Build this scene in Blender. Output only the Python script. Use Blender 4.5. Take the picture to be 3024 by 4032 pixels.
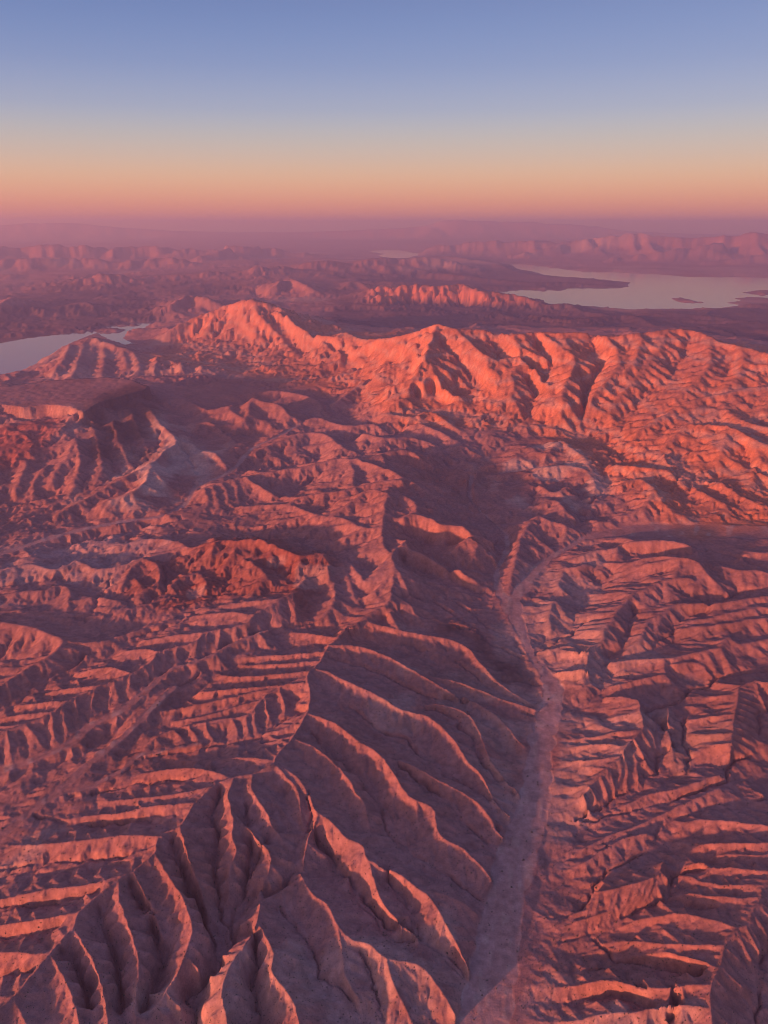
import bpy, math, random
import numpy as np

# ------------------------------------------------------------------ camera
scene = bpy.context.scene
for o in list(bpy.data.objects):
    bpy.data.objects.remove(o, do_unlink=True)
EYE = 2500.0                                   # metres above the main wash
cam_data = bpy.data.cameras.new('camera')
cam_data.sensor_fit = 'VERTICAL'
cam_data.sensor_height = 36.0
cam_data.lens = 36.0 * 1662.0 / 2212.0
cam_data.clip_start = 10.0
cam_data.clip_end = 600000.0
cam = bpy.data.objects.new('camera', cam_data)
scene.collection.objects.link(cam)
cam.location = (0.0, 0.0, EYE)
cam.rotation_euler = (math.radians(90.0 - 20.6), 0.0, 0.0)
scene.camera = cam

# ------------------------------------------------------------------ sky, sun, exposure
SUN_ELEV = math.radians(6.2)
SUN_AZ = math.radians(228.0)                    # compass bearing of the sun, clockwise from +Y
world = bpy.data.worlds.new('World')
scene.world = world
world.use_nodes = True
nt = world.node_tree
nt.nodes.clear()
w_out = nt.nodes.new('ShaderNodeOutputWorld')
w_bg = nt.nodes.new('ShaderNodeBackground')
w_sky = nt.nodes.new('ShaderNodeTexSky')
w_sky.sky_type = 'NISHITA'
w_sky.sun_disc = False
w_sky.sun_elevation = SUN_ELEV
w_sky.sun_rotation = SUN_AZ
w_sky.altitude = 0.0
w_sky.dust_density = 6.0
w_co = nt.nodes.new('ShaderNodeTexCoord')
w_sep = nt.nodes.new('ShaderNodeSeparateXYZ')
w_ramp = nt.nodes.new('ShaderNodeValToRGB')
w_map = nt.nodes.new('ShaderNodeMapRange')
w_map.inputs['From Min'].default_value = -0.05
w_map.inputs['From Max'].default_value = 0.95
nt.links.new(w_co.outputs['Generated'], w_sep.inputs[0])
nt.links.new(w_sep.outputs['Z'], w_map.inputs['Value'])
nt.links.new(w_map.outputs[0], w_ramp.inputs[0])
def lin(c):
    return tuple(((v / 255.0) / 12.92 if v <= 10 else ((v / 255.0 + 0.055) / 1.055) ** 2.4) for v in c)
# twilight colours by height above the horizon, the same all round (sine of elevation, sRGB)
SKY = [(-0.0349, (178, 122, 130)), (0.0, (203, 132, 128)), (0.0157, (224, 148, 127)), (0.0314, (228, 165, 137)), (0.0506, (222, 179, 150)), (0.0715, (200, 178, 167)), (0.0967, (172, 173, 179)), (0.1219, (143, 158, 189)), (0.165, (102, 132, 184)), (0.2258, (56, 105, 170)), (0.5, (68, 84, 147)), (0.9397, (61, 71, 128))]
el = w_ramp.color_ramp.elements
while len(el) > 1:
    el.remove(el[-1])
w_ramp.color_ramp.interpolation = 'B_SPLINE'
for i, (z, c) in enumerate(SKY):
    e = el[0] if i == 0 else el.new(0.5)
    e.position = min(1.0, max(0.0, z + 0.05))
    e.color = (*lin(c), 1.0)
w_scale = nt.nodes.new('ShaderNodeMixRGB')
w_scale.blend_type = 'MULTIPLY'
w_scale.inputs['Fac'].default_value = 1.0
w_scale.inputs['Color2'].default_value = (0.12, 0.08, 0.075, 1.0)
nt.links.new(w_sky.outputs[0], w_scale.inputs['Color1'])
w_mix = nt.nodes.new('ShaderNodeMixRGB')
w_mix.blend_type = 'ADD'
w_mix.inputs['Fac'].default_value = 1.0
nt.links.new(w_ramp.outputs[0], w_mix.inputs['Color1'])
nt.links.new(w_scale.outputs[0], w_mix.inputs['Color2'])
nt.links.new(w_mix.outputs[0], w_bg.inputs['Color'])
w_bg.inputs['Strength'].default_value = 0.456
nt.links.new(w_bg.outputs[0], w_out.inputs['Surface'])

sun_data = bpy.data.lights.new('sun', 'SUN')
sun_data.energy = 5.0
sun_data.color = (1.0, 0.3, 0.185)
sun_data.angle = math.radians(2.0)             # low sun swollen by haze: soft shadow edges
sun = bpy.data.objects.new('sun', sun_data)
scene.collection.objects.link(sun)
sun.rotation_euler = (math.pi / 2 - SUN_ELEV, 0.0, math.pi - SUN_AZ)
sun.location = (-4000, -3000, 9000)

scene.view_settings.view_transform = 'Standard'
scene.view_settings.look = 'None'
scene.view_settings.gamma = 1.0
scene.view_settings.use_curve_mapping = False
scene.view_settings.exposure = 1.12
scene.cycles.max_bounces = 4
scene.cycles.diffuse_bounces = 2
scene.cycles.volume_bounces = 1
scene.cycles.use_denoising = True
scene.cycles.filter_width = 0.9

# ------------------------------------------------------------------ survey lines in metres (x east, y north, z up)
RIDGES = [
    [(-268.8, 4161, 130.7), (-335.8, 3996, 130.6), (-371, 3833, 136), (-423.2, 3685, 153), (-392.8, 3489, 149.6), (-391.4, 3342, 151), (-435.8, 3148, 153), (-507, 2960, 163.2), (-510.8, 2911, 170), (-596.6, 2846, 164.6), (-676.3, 2822, 164.6), (-749.5, 2772, 161.8), (-816.7, 2661, 157.8), (-846.1, 2538, 157.8), (-916.8, 2478, 153.7), (-910, 2387, 157.8), (-964.5, 2294, 157.8), (-1011, 2245, 161.8), (-1102, 2110, 160.5), (-1105, 2030, 161.8), (-1140, 1935, 164.6), (-1170, 1840, 164.6), (-1195, 1775, 164.6), (-1244, 1692, 163.2), (-1297, 1598, 163.2)],
    [(-268.8, 4161, 130.7), (-116.7, 4364, 152.5), (31.9, 4516, 173.6), (52.1, 4742, 198), (67.8, 5020, 238.5), (-16, 5449, 247.3), (33.8, 6254, 336.3)],
    [(-514.1, 2932, 159.8), (-386, 2832, 150.5), (-310.2, 2675, 132.8), (-286.4, 2627, 125.7), (-315.4, 2504, 104.7), (-324.4, 2392, 81.6)],
    [(-676.3, 2822, 164.6), (-678.7, 2697, 162.8), (-630.3, 2567, 155.2), (-625.6, 2486, 145.8), (-594.3, 2413, 132.5), (-611.3, 2348, 114.2), (-595.4, 2249, 76.2)],
    [(-628.4, 2606, 144.2), (-532.3, 2494, 138.3), (-453.5, 2399, 121.8), (-468, 2298, 94.8), (-485, 2255, 76.2)],
    [(-595.4, 2838, 164.6), (-580.2, 2742, 162.2), (-503.7, 2630, 147.9), (-464.8, 2555, 130), (-410.2, 2494, 102)],
    [(-536.5, 2784, 139.4), (-475.3, 2707, 129.1), (-428.9, 2653, 114.2), (-390.9, 2573, 88.4)],
    [(-501.5, 2919, 163.2), (-389.9, 2767, 141.1), (-359.9, 2664, 117.2), (-343.6, 2592, 95.2)],
    [(-842.9, 2525, 157.8), (-800.2, 2427, 154.8), (-750.7, 2330, 144), (-694.4, 2230, 119.7), (-659.7, 2161, 91.8)],
    [(-908.3, 2381, 157.8), (-837, 2284, 155.9), (-760.8, 2191, 150.9), (-689.8, 2068, 140.3), (-686.9, 1982, 130), (-699.1, 1896, 115.6), (-726.5, 1846, 103.3), (-739.6, 1805, 92.8), (-762.7, 1746, 74.8)],
    [(-961.6, 2284, 156.4), (-874.3, 2162, 147.3), (-794.4, 2044, 112.2)],
    [(-1003, 2235, 160.5), (-969.3, 2142, 158.5), (-888.2, 2013, 149), (-833.7, 1907, 135), (-817, 1819, 118.2), (-794.4, 1708, 88.4)],
    [(-1092, 2026, 160.5), (-1016, 1941, 157.4), (-947.2, 1853, 148.7), (-892.1, 1752, 132.4), (-855.7, 1657, 108.8)],
    [(-1141, 1928, 163.2), (-1055, 1838, 157.6), (-984.8, 1745, 142.1), (-932.2, 1652, 115.6)],
    [(-1193, 1770, 160.5), (-1102, 1672, 138.6), (-1052, 1591, 102)],
    [(-464.2, 2189, 112.2), (-465.1, 2083, 111.6), (-496.8, 1998, 110.5), (-530.8, 1919, 109.1), (-539.2, 1860, 107.9), (-528.2, 1803, 106.8), (-498.2, 1725, 104.8), (-476.1, 1626, 102)],
    [(-454, 2092, 107.4), (-389.2, 1985, 104.4), (-384.1, 1916, 101.1), (-332.9, 1852, 96.2), (-296.2, 1798, 91.5), (-274.9, 1738, 86), (-260.2, 1664, 78.2)],
    [(-328.8, 2344, 83), (-377.1, 2288, 82.3), (-470.4, 2219, 80.2)],
    [(-272, 4206, 135.9), (-125.5, 4321, 129.4), (102.5, 4253, 109.6), (326.9, 4213, 89.7), (388.5, 4198, 83.9)],
    [(388.5, 4198, 83.9), (505.6, 4119, 73.8), (562.7, 3971, 64.9), (626.1, 3815, 54.4), (691.5, 3707, 44.8), (796.5, 3592, 30.6)],
    [(-334.9, 4034, 137.5), (-142.6, 4031, 125.2), (48.8, 3921, 109.7), (207.3, 3773, 94.5), (377.9, 3620, 76.3), (482.6, 3560, 65.2), (580.2, 3468, 53), (648, 3345, 40.9), (706, 3221, 28.6)],
    [(207.9, 3785, 87), (388.2, 3742, 74.4), (518, 3680, 62.6), (642.4, 3602, 49.6), (746.8, 3561, 38.8), (838.4, 3520, 28.6)],
    [(-382.8, 3746, 151), (-301.5, 3712, 146.6), (-208.6, 3641, 140), (-41.6, 3526, 126.4), (85.8, 3416, 114.1), (230.8, 3365, 100.7), (342.9, 3203, 85), (399.7, 3064, 72.9), (464.1, 2949, 60.7), (494.2, 2815, 48.3), (561.9, 2716, 35), (584.7, 2663, 28.6)],
    [(86.2, 3434, 102), (259, 3485, 91.2), (386, 3463, 81.3), (463.5, 3386, 73.2), (496.2, 3217, 62.3), (518.6, 3075, 52.3), (578.1, 2946, 40.1), (650.4, 2840, 27.2)],
    [(-389.1, 3326, 153), (-251.1, 3251, 145.7), (-136.2, 3136, 135.9), (-17.8, 3029, 124), (38.7, 2925, 115.1), (109.2, 2780, 101.5), (213.8, 2719, 88.2), (226.8, 2642, 80.7), (239.3, 2569, 73.1), (319.7, 2514, 60.6), (358, 2478, 53.6), (401.8, 2424, 44.1), (454.5, 2327, 28.6)],
    [(-17.9, 3044, 112.2), (124.9, 2987, 99.3), (261.5, 2896, 82.3), (392.7, 2810, 63.9), (470.4, 2702, 47.9), (487.3, 2628, 39), (538.2, 2560, 27.2)],
    [(-428, 3113, 153), (-336.1, 3062, 144.8), (-244, 2974, 133.2), (-163.9, 2864, 119.9), (-87.1, 2716, 101.9), (-67.8, 2630, 91.8)],
    [(-288.6, 2650, 127.8), (-210.4, 2572, 123.2), (-156.8, 2510, 118), (-89.4, 2472, 111.8), (-63.4, 2404, 106), (-14.9, 2378, 100.6), (64.5, 2337, 91), (133.5, 2278, 80.5), (171.3, 2255, 75), (212.9, 2182, 64.3), (245.4, 2112, 53.7), (276, 2038, 41.8), (304.6, 1962, 28.6)],
    [(-63.5, 2408, 102), (-38.1, 2307, 91.5), (-6.6, 2223, 79.5), (53.4, 2146, 64), (126.2, 2092, 47.6)],
    [(133.5, 2279, 80.2), (219.3, 2274, 64.8), (295.8, 2253, 46.7), (354.2, 2214, 28.6)],
    [(-332.4, 2346, 91.8), (-276.6, 2252, 88.8), (-211.4, 2199, 85.2), (-168.8, 2115, 80.4), (-115, 2059, 75.8), (-56.8, 2046, 71.7), (8.1, 1994, 65.6), (86.1, 1984, 59.4), (128.1, 1971, 55.7), (180.7, 1908, 48.5), (235.2, 1815, 38.1), (249.1, 1746, 30.6)],
    [(-168.8, 2115, 80.2), (-149.3, 2016, 68.6), (-131, 1926, 54.4), (-87.5, 1863, 40.8)],
    [(8.1, 1994, 66.6), (28.6, 1911, 54.7), (68.4, 1835, 38.8), (106.1, 1759, 20.4)],
    [(0, 6300, 295.1), (120.9, 6329, 306.3), (254.4, 6120, 295.8), (285.7, 5924, 265.2), (393.8, 5812, 247.3), (556.8, 5739, 235.6), (630, 5727, 230.5), (727.3, 5585, 179.3), (790.3, 5491, 140.5), (848.8, 5375, 94.1), (870.5, 5261, 50)],
    [(33.8, 6254, 336.3), (-119.8, 6393, 318.5), (-237.3, 6249, 283.4), (-348, 6057, 248.1), (-496.9, 5951, 205.9)],
    [(33.8, 6254, 336.3), (-1.9, 5979, 317.9)],
    [(49.9, 5056, 244.4), (85, 5192, 248.9), (175.4, 5386, 259.9), (164.1, 5283, 237.7), (241.3, 5262, 218.3), (342.3, 5211, 193.9), (414.3, 5131, 173.9), (503.6, 5082, 159.4), (582.5, 5023, 140.7), (633.3, 5018, 106.4), (715.4, 4987, 48)],
    [(401.6, 5795, 271.8), (450.4, 5688, 263.9), (553, 5700, 249.4), (645.5, 5699, 239.6), (673.5, 5606, 217.8), (730.6, 5536, 187.7), (799, 5485, 131.3), (851.6, 5386, 68)],
    [(148.5, 5759, 285.9), (225.5, 5844, 293.4), (300.9, 5844, 283.3), (401.6, 5795, 271.8)],
    [(-283.4, 7543, 260), (0, 7193, 270), (175.1, 6930, 260), (322.4, 6774, 220), (486.6, 6631, 156.6)],
    [(67.8, 5020, 238.5), (17.6, 4819, 196.1), (-92.4, 4682, 157.9)],
    [(67.8, 5020, 238.5), (129.3, 4803, 203.6), (187.9, 4632, 148.3)],
    [(1105, 5757, 126.1), (1055, 5564, 117.1), (993.5, 5341, 98), (951, 5175, 78.9), (911.8, 5023, 58), (871.1, 4911, 39.4)],
    [(1327, 6155, 165.2), (1388, 6062, 159), (1514, 6006, 138.9), (1482, 5847, 99.3), (1396, 5694, 61.6)],
    [(1105, 5757, 126.1), (1202, 5945, 152.4), (1327, 6155, 165.2)],
    [(-818.3, 2668, 157.8), (-1011, 2669, 135.4), (-1163, 2662, 103.7), (-1328, 2687, 64.6)],
    [(-905.7, 2473, 157.8), (-1064, 2492, 146.2), (-1218, 2489, 124.8), (-1347, 2493, 102.7), (-1547, 2520, 64.6)],
    [(-962.7, 2288, 157.8), (-1045, 2265, 152.4), (-1153, 2239, 139.1), (-1289, 2242, 118.8), (-1464, 2226, 84.2), (-1557, 2228, 64.6)],
    [(-1101, 2107, 157.8), (-1224, 2092, 140.8), (-1403, 2100, 97.7), (-1518, 2114, 64.6)],
    [(-1145, 1936, 157.8), (-1245, 1950, 141.3), (-1342, 1976, 115.7), (-1490, 2009, 64.6)],
    [(-769.9, 2770, 157.8), (-897.9, 2742, 143.5), (-1090, 2756, 106), (-1259, 2781, 64.6)],
    [(-699.1, 2831, 157.8), (-806.4, 2889, 148.4), (-946.9, 2933, 125.9), (-1105, 2945, 89.9), (-1192, 2935, 64.6)],
    [(-1196, 1776, 157.8), (-1304, 1802, 128.8), (-1440, 1835, 64.6)],
    [(-510.3, 2942, 157.8), (-607.5, 2975, 148.7), (-699.5, 2998, 133.5), (-836.3, 3012, 102.6), (-985.2, 3064, 64.6)],
    [(-422.4, 3677, 151), (-530.6, 3608, 136), (-632.1, 3519, 129.2), (-685.2, 3382, 122.4), (-716.1, 3350, 117), (-902.5, 3321, 102), (-1038, 3287, 91.8), (-1129, 3230, 85), (-1202, 3116, 68)],
    [(-383.1, 3741, 144.4), (-727.7, 3726, 114.8), (-935.3, 3777, 86.6)],
    [(-441.1, 3606, 152.1), (-832.1, 3589, 119), (-1014, 3604, 94.3)],
    [(-617, 3499, 128.1), (-916.6, 3386, 98.6), (-1095, 3365, 70.3)],
    [(-695, 3367, 118.6), (-954.1, 3282, 88.5), (-1115, 3300, 60.8)],
    [(-320.2, 3968, 131.4), (-558.4, 3953, 117.2), (-766.1, 3963, 95.4), (-931.5, 3960, 73.6)],
    [(-266.6, 4119, 130.7), (-519, 4234, 105.5), (-698.3, 4264, 71.9)],
    [(-530.6, 3608, 136), (-758, 3527, 123.8), (-937.6, 3487, 107), (-1176, 3445, 78.2)],
    [(-346.3, 3859, 135.2), (-615.3, 3862, 110.2), (-824.6, 3898, 77.4)],
    [(-566.7, 3576, 133.6), (-546.8, 3523, 128.7), (-530.8, 3470, 122.6), (-520.9, 3415, 114.6), (-516.1, 3358, 105)],
    [(-636.9, 3507, 128.6), (-626.2, 3463, 124.3), (-615.4, 3419, 119.3), (-604.3, 3375, 112.9), (-592.9, 3332, 105.1)],
    [(-674.5, 3410, 123.8), (-670.6, 3365, 118.4), (-663.7, 3321, 111.6), (-652.6, 3278, 102.7), (-637.9, 3235, 92)],
    [(-714.7, 3351, 117.2), (-705, 3319, 112.8), (-695.6, 3287, 107.3), (-686.8, 3255, 100.2), (-678.5, 3222, 91.5)],
    [(-786.3, 3339, 111.3), (-770.5, 3310, 107.5), (-756.4, 3280, 102.8), (-745.1, 3250, 96.9), (-736.6, 3218, 89.6)],
    [(-914.7, 3318, 101.1), (-900.2, 3280, 97.3), (-883.7, 3244, 92.6), (-864, 3209, 86.5), (-841.6, 3176, 79.1)],
    [(-999.5, 3296, 94.7), (-977, 3270, 91.9), (-955.8, 3244, 88.6), (-936.7, 3215, 84.3), (-919.7, 3186, 79.2)],
    [(-1068, 3268, 89.5), (-1039, 3239, 86.3), (-1012, 3208, 82.1), (-988.7, 3176, 76.7), (-967.5, 3141, 70.2)],
    [(-1143, 3207, 81.7), (-1124, 3187, 79.1), (-1106, 3167, 76), (-1089, 3147, 71.9), (-1072, 3125, 66.9)],
    [(-388.1, 3369, 146.2), (-487.2, 3237, 128.1), (-626.7, 3225, 95.2)],
    [(-437, 3157, 146.2), (-542.4, 3129, 126.1), (-660.2, 3143, 88.4)],
    [(-1035, 3748, 74.8), (-1163, 3583, 71.4), (-1278, 3370, 66.6), (-1363, 3187, 61.2), (-1458, 3036, 55.8), (-1567, 2892, 47.6)],
    [(-560, 4672, 193.9), (-668, 4537, 193.4), (-820.3, 4339, 179.4), (-862.2, 4235, 169.9), (-1088, 4145, 158.8), (-1136, 4042, 151), (-1318, 3946, 144.8), (-1333, 3851, 140.1), (-1425, 3714, 134.6), (-1554, 3600, 131.2), (-1693, 3436, 127.8), (-1707, 3379, 124.4), (-1811, 3285, 121), (-1920, 3214, 117.6), (-2050, 3127, 114.2)],
    [(-819.6, 4335, 181.3), (-978.8, 4397, 165.1), (-1170, 4440, 125.2)],
    [(-1094, 4140, 158.6), (-1275, 4149, 137.2), (-1436, 4152, 103.2)],
    [(-1317, 3940, 145), (-1429, 3994, 128.7), (-1555, 4031, 94)],
    [(-1432, 3737, 134.9), (-1562, 3810, 119.5), (-1709, 3837, 83.9)],
    [(-1547, 3615, 131.5), (-1662, 3614, 117.3), (-1827, 3631, 80.5)],
    [(-1680, 3467, 128.3), (-1797, 3477, 114.1), (-1961, 3499, 77.3)],
    [(-1709, 3384, 124.4), (-1855, 3381, 106.4), (-2010, 3391, 73.4)],
    [(-667.1, 4530, 193.5), (-852.3, 4540, 174.5), (-1072, 4555, 132.9)],
    [(-1811, 3285, 120.8), (-1895, 3283, 108.4), (-2048, 3317, 69.8)],
    [(-609.1, 4611, 193.7), (-591, 4551, 179.8), (-577, 4491, 163.6), (-569.4, 4429, 143.6), (-568, 4367, 120)],
    [(-690.2, 4508, 191.3), (-683.8, 4463, 178.1), (-675.6, 4419, 162.8), (-664.4, 4376, 144.2), (-650.2, 4333, 122.2)],
    [(-727.3, 4459, 187.9), (-714, 4423, 174.9), (-701.1, 4386, 160), (-689, 4349, 141.8), (-677.7, 4312, 120.4)],
    [(-782.5, 4388, 182.9), (-783.8, 4350, 169.3), (-784.3, 4313, 153.6), (-783.3, 4275, 134.5), (-780.8, 4238, 112)],
    [(-848.5, 4269, 173), (-852.1, 4242, 160.1), (-855.6, 4215, 145.2), (-859.1, 4187, 127), (-862.4, 4160, 105.6)],
    [(-913.6, 4215, 167.4), (-916.4, 4188, 152.8), (-917.2, 4162, 135.4), (-914.9, 4135, 113.8), (-909.8, 4109, 88.4)],
    [(-1006, 4178, 162.8), (-1004, 4143, 151.2), (-1002, 4107, 137.9), (-1003, 4072, 122.1), (-1006, 4037, 103.4)],
    [(-1079, 4149, 159.2), (-1080, 4111, 147.8), (-1078, 4074, 134.9), (-1074, 4037, 119.5), (-1066, 4000, 101.2)],
    [(-1121, 4074, 153.4), (-1121, 4037, 141.8), (-1123, 4001, 128.4), (-1126, 3964, 112.3), (-1131, 3928, 93.3)],
    [(-1223, 3996, 148.1), (-1226, 3958, 136.2), (-1229, 3921, 122.5), (-1230, 3883, 105.9), (-1231, 3845, 86.3)],
    [(-1292, 3960, 145.7), (-1283, 3922, 134.7), (-1274, 3884, 122), (-1268, 3846, 106.9), (-1264, 3807, 88.9)],
    [(-1331, 3866, 140.8), (-1320, 3828, 130.2), (-1311, 3790, 118.2), (-1305, 3751, 103.8), (-1303, 3712, 86.8)],
    [(-1360, 3811, 138.5), (-1344, 3776, 126.6), (-1331, 3741, 112.6), (-1321, 3705, 95.5), (-1315, 3667, 75.3)],
    [(-1420, 3720, 134.9), (-1413, 3674, 123.1), (-1404, 3629, 109.4), (-1394, 3584, 92.6), (-1381, 3539, 72.8)],
    [(-1491, 3655, 132.9), (-1476, 3620, 122.6), (-1459, 3585, 110.8), (-1441, 3551, 96.7), (-1420, 3519, 80)],
    [(-1574, 3576, 130.7), (-1567, 3530, 119.8), (-1558, 3485, 107.3), (-1544, 3442, 92.3), (-1527, 3400, 74.5)],
    [(-1647, 3490, 129), (-1628, 3449, 117.3), (-1609, 3408, 103.9), (-1587, 3369, 87.5), (-1563, 3331, 68.1)],
    [(-1695, 3429, 127.4), (-1670, 3383, 115.5), (-1646, 3336, 101.8), (-1620, 3291, 84.9), (-1594, 3245, 65)],
    [(-1722, 3366, 124), (-1704, 3327, 113.4), (-1686, 3289, 101.5), (-1668, 3250, 87.1), (-1650, 3211, 70.2)],
    [(-1824, 3277, 120.7), (-1786, 3247, 108.4), (-1750, 3215, 93.9), (-1718, 3179, 76.1), (-1690, 3140, 55)],
    [(-1896, 3229, 118.4), (-1876, 3193, 107.6), (-1856, 3158, 95.3), (-1835, 3122, 80.5), (-1813, 3087, 63)],
    [(-1958, 3188, 116.6), (-1937, 3151, 105.2), (-1915, 3115, 92.1), (-1894, 3078, 76.2), (-1872, 3042, 57.4)],
    [(-2204, 4288, 108), (-1972, 4144, 108.1), (-1966, 4018, 102), (-2011, 3925, 95.2), (-2055, 3867, 91.8), (-2116, 3732, 85), (-2192, 3568, 81.6)],
    [(-1972, 4144, 108.1), (-1786, 4135, 97), (-1598, 4257, 92.4), (-1429, 4385, 87.5)],
    [(-2031, 4180, 108.1), (-1939, 4182, 101), (-1846, 4185, 91.9), (-1753, 4189, 80), (-1660, 4194, 65.8)],
    [(-1974, 4145, 108.1), (-1916, 4138, 101.3), (-1859, 4132, 93), (-1801, 4130, 82.2), (-1742, 4129, 69.1)],
    [(-1968, 4059, 104), (-1927, 4066, 97.5), (-1886, 4071, 89.5), (-1845, 4071, 79.2), (-1804, 4066, 66.7)],
    [(-1998, 3951, 97.2), (-1971, 3940, 90.7), (-1943, 3930, 82.7), (-1915, 3920, 72.4), (-1887, 3912, 59.8)],
    [(-2024, 3908, 94.2), (-1994, 3900, 87.5), (-1964, 3890, 79.1), (-1936, 3878, 68), (-1908, 3864, 54.8)],
    [(-2076, 3820, 89.4), (-2053, 3797, 82.8), (-2031, 3775, 74.4), (-2011, 3751, 63.5), (-1991, 3726, 50.4)],
    [(-2119, 3725, 84.8), (-2103, 3697, 78.9), (-2088, 3669, 71.7), (-2075, 3641, 62.4), (-2062, 3612, 51.1)],
    [(-2150, 3659, 83.5), (-2136, 3625, 76.8), (-2124, 3592, 68.4), (-2113, 3558, 57.4), (-2104, 3523, 44.2)],
    [(-2204, 4288, 108), (-2369, 4359, 102.1), (-2598, 4402, 95.4)],
    [(1656, 2419, 142.8), (1518, 2304, 140.4), (1440, 2240, 137.1), (1404, 2181, 137.1), (1354, 2128, 138.7), (1310, 2075, 137.1), (1266, 2050, 137.1), (1196, 1991, 134.6), (1160, 1932, 134.6), (1138, 1900, 137.1), (1104, 1864, 138.7), (1084, 1835, 138.7), (1067, 1799, 137.1), (1048, 1742, 134.6), (1025, 1674, 130.6)],
    [(1735, 2568, 122.4), (1625, 2581, 113.4), (1477, 2637, 86.7), (1391, 2665, 67.4), (1296, 2675, 45.5)],
    [(1639, 2473, 126.5), (1574, 2476, 121.4), (1463, 2495, 102.3), (1335, 2522, 70.4), (1269, 2496, 52.9)],
    [(1612, 2416, 122.4), (1461, 2434, 98.5), (1350, 2462, 66.1)],
    [(1525, 2315, 134.6), (1499, 2320, 133), (1323, 2381, 94.2), (1281, 2411, 79.1), (1226, 2410, 62.4)],
    [(1444, 2248, 134.6), (1322, 2275, 109.6), (1251, 2312, 81.7), (1218, 2362, 60.2)],
    [(1407, 2191, 134.6), (1257, 2223, 104.7), (1187, 2260, 78.3), (1110, 2271, 48.5)],
    [(1268, 2055, 134.6), (1205, 2100, 124.7), (1119, 2145, 102.5), (1020, 2159, 73.4), (954.6, 2163, 51.5), (893.7, 2154, 29.4)],
    [(1191, 1989, 132.2), (1085, 2003, 115.4), (1014, 2025, 94.4), (926.6, 2063, 61.3), (869.6, 2088, 36.7)],
    [(1083, 1836, 137.1), (1022, 1840, 131.8), (983.9, 1838, 126.2), (954.5, 1840, 120.9), (910.4, 1843, 111.7), (842.1, 1866, 93.7), (757.5, 1904, 66.8), (662.6, 1910, 35.9), (587.4, 1923, 8.8)],
    [(1051, 1754, 134.6), (962.3, 1778, 123.6), (889.2, 1779, 109.1), (815.3, 1776, 90.8), (726.7, 1788, 64.2), (634.1, 1787, 32.9), (562.5, 1801, 5.9)],
    [(1141, 1902, 134.6), (1064, 1947, 117.1), (1002, 1990, 92), (894.8, 2020, 44.1)],
    [(1405, 2163, 133.8), (1429, 2149, 115.8), (1434, 2138, 94)],
    [(1348, 2122, 133.8), (1369, 2074, 118), (1373, 2035, 94)],
    [(1311, 2078, 133.8), (1327, 2029, 118.2), (1327, 1988, 94)],
    [(1265, 2048, 133.8), (1283, 2012, 117.8), (1285, 1984, 94)],
    [(1197, 1974, 133.8), (1224, 1946, 117.1), (1234, 1923, 94)],
    [(1136, 1894, 133.8), (1164, 1862, 117.4), (1177, 1836, 94)],
    [(1093, 1835, 133.8), (1129, 1822, 115.7), (1147, 1812, 94)],
    [(1061, 1774, 133.8), (1096, 1758, 116.2), (1115, 1745, 94)],
    [(1522, 2310, 133.8), (1535, 2269, 118), (1530, 2237, 94)],
    [(953.9, 1839, 122.4), (942.3, 1811, 106.1), (920.5, 1776, 93.8), (912.7, 1727, 81.6)],
    [(1130, 2412, 89.8), (1081, 2346, 85.7), (1007, 2314, 80), (884.5, 2291, 65.3), (824.5, 2291, 53.9), (792.9, 2256, 32.6)],
    [(1109, 2384, 88), (1087, 2351, 79), (1065, 2318, 67.8), (1041, 2285, 53.2), (1018, 2253, 35.6)],
    [(1089, 2357, 86.4), (1069, 2330, 78.2), (1048, 2303, 68.3), (1026, 2277, 55.7), (1003, 2252, 40.2)],
    [(1049, 2332, 83.2), (1027, 2303, 74.2), (1003, 2275, 63.1), (978.2, 2249, 48.5), (951.3, 2225, 31)],
    [(1015, 2317, 80.5), (993.6, 2288, 71.5), (971.1, 2260, 60.2), (946.5, 2234, 45.4), (920.1, 2209, 27.6)],
    [(976.2, 2308, 76.3), (954.9, 2277, 67.3), (932.5, 2246, 55.9), (908.8, 2216, 41), (883.8, 2187, 23.1)],
    [(925.2, 2299, 70.2), (905.6, 2268, 62.3), (886, 2237, 52.7), (866.1, 2207, 40.2), (846, 2176, 25)],
    [(902.1, 2295, 67.4), (881.1, 2261, 59), (860.2, 2228, 48.4), (839.6, 2194, 34.4), (819.1, 2160, 17.7)],
    [(852.5, 2291, 59.2), (830.5, 2259, 52), (810.2, 2226, 43.1), (792.8, 2191, 31.3), (777.8, 2155, 17.2)],
    [(815.6, 2281, 47.9), (797.3, 2248, 42.2), (779.4, 2215, 35), (762.1, 2182, 25.7), (745.4, 2148, 14.5)],
    [(864.9, 2213, 44.9), (794.6, 2194, 36.7), (726.3, 2179, 24.5)],
    [(1544, 2868, 66.9), (1389, 2794, 58.8), (1267, 2739, 49), (1122, 2667, 37.5), (977.9, 2616, 27.7), (842.4, 2547, 18)],
    [(1131, 2605, 50.6), (1038, 2587, 42.4), (925.1, 2532, 32.6), (832.6, 2469, 21.2)],
    [(1577, 2951, 70.2), (1368, 2879, 57.1), (1212, 2852, 40.8), (1096, 2797, 29.4)],
    [(1368, 3516, 102), (1352, 3428, 104.4), (1332, 3325, 106.1), (1303, 3250, 104.4), (1192, 3130, 97.9), (1162, 3062, 89.8)],
    [(1164, 3069, 89.8), (1005, 2947, 73.4), (944.8, 2898, 61.2), (896.3, 2844, 40.8), (834.5, 2772, 13.1)],
    [(1014, 2949, 71.8), (1022, 2893, 58.3), (1026, 2851, 35.3)],
    [(1073, 2998, 71.8), (1073, 2929, 58.6), (1070, 2874, 35.3)],
    [(1156, 3074, 71.8), (1118, 2973, 59.1), (1079, 2889, 35.3)],
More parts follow.
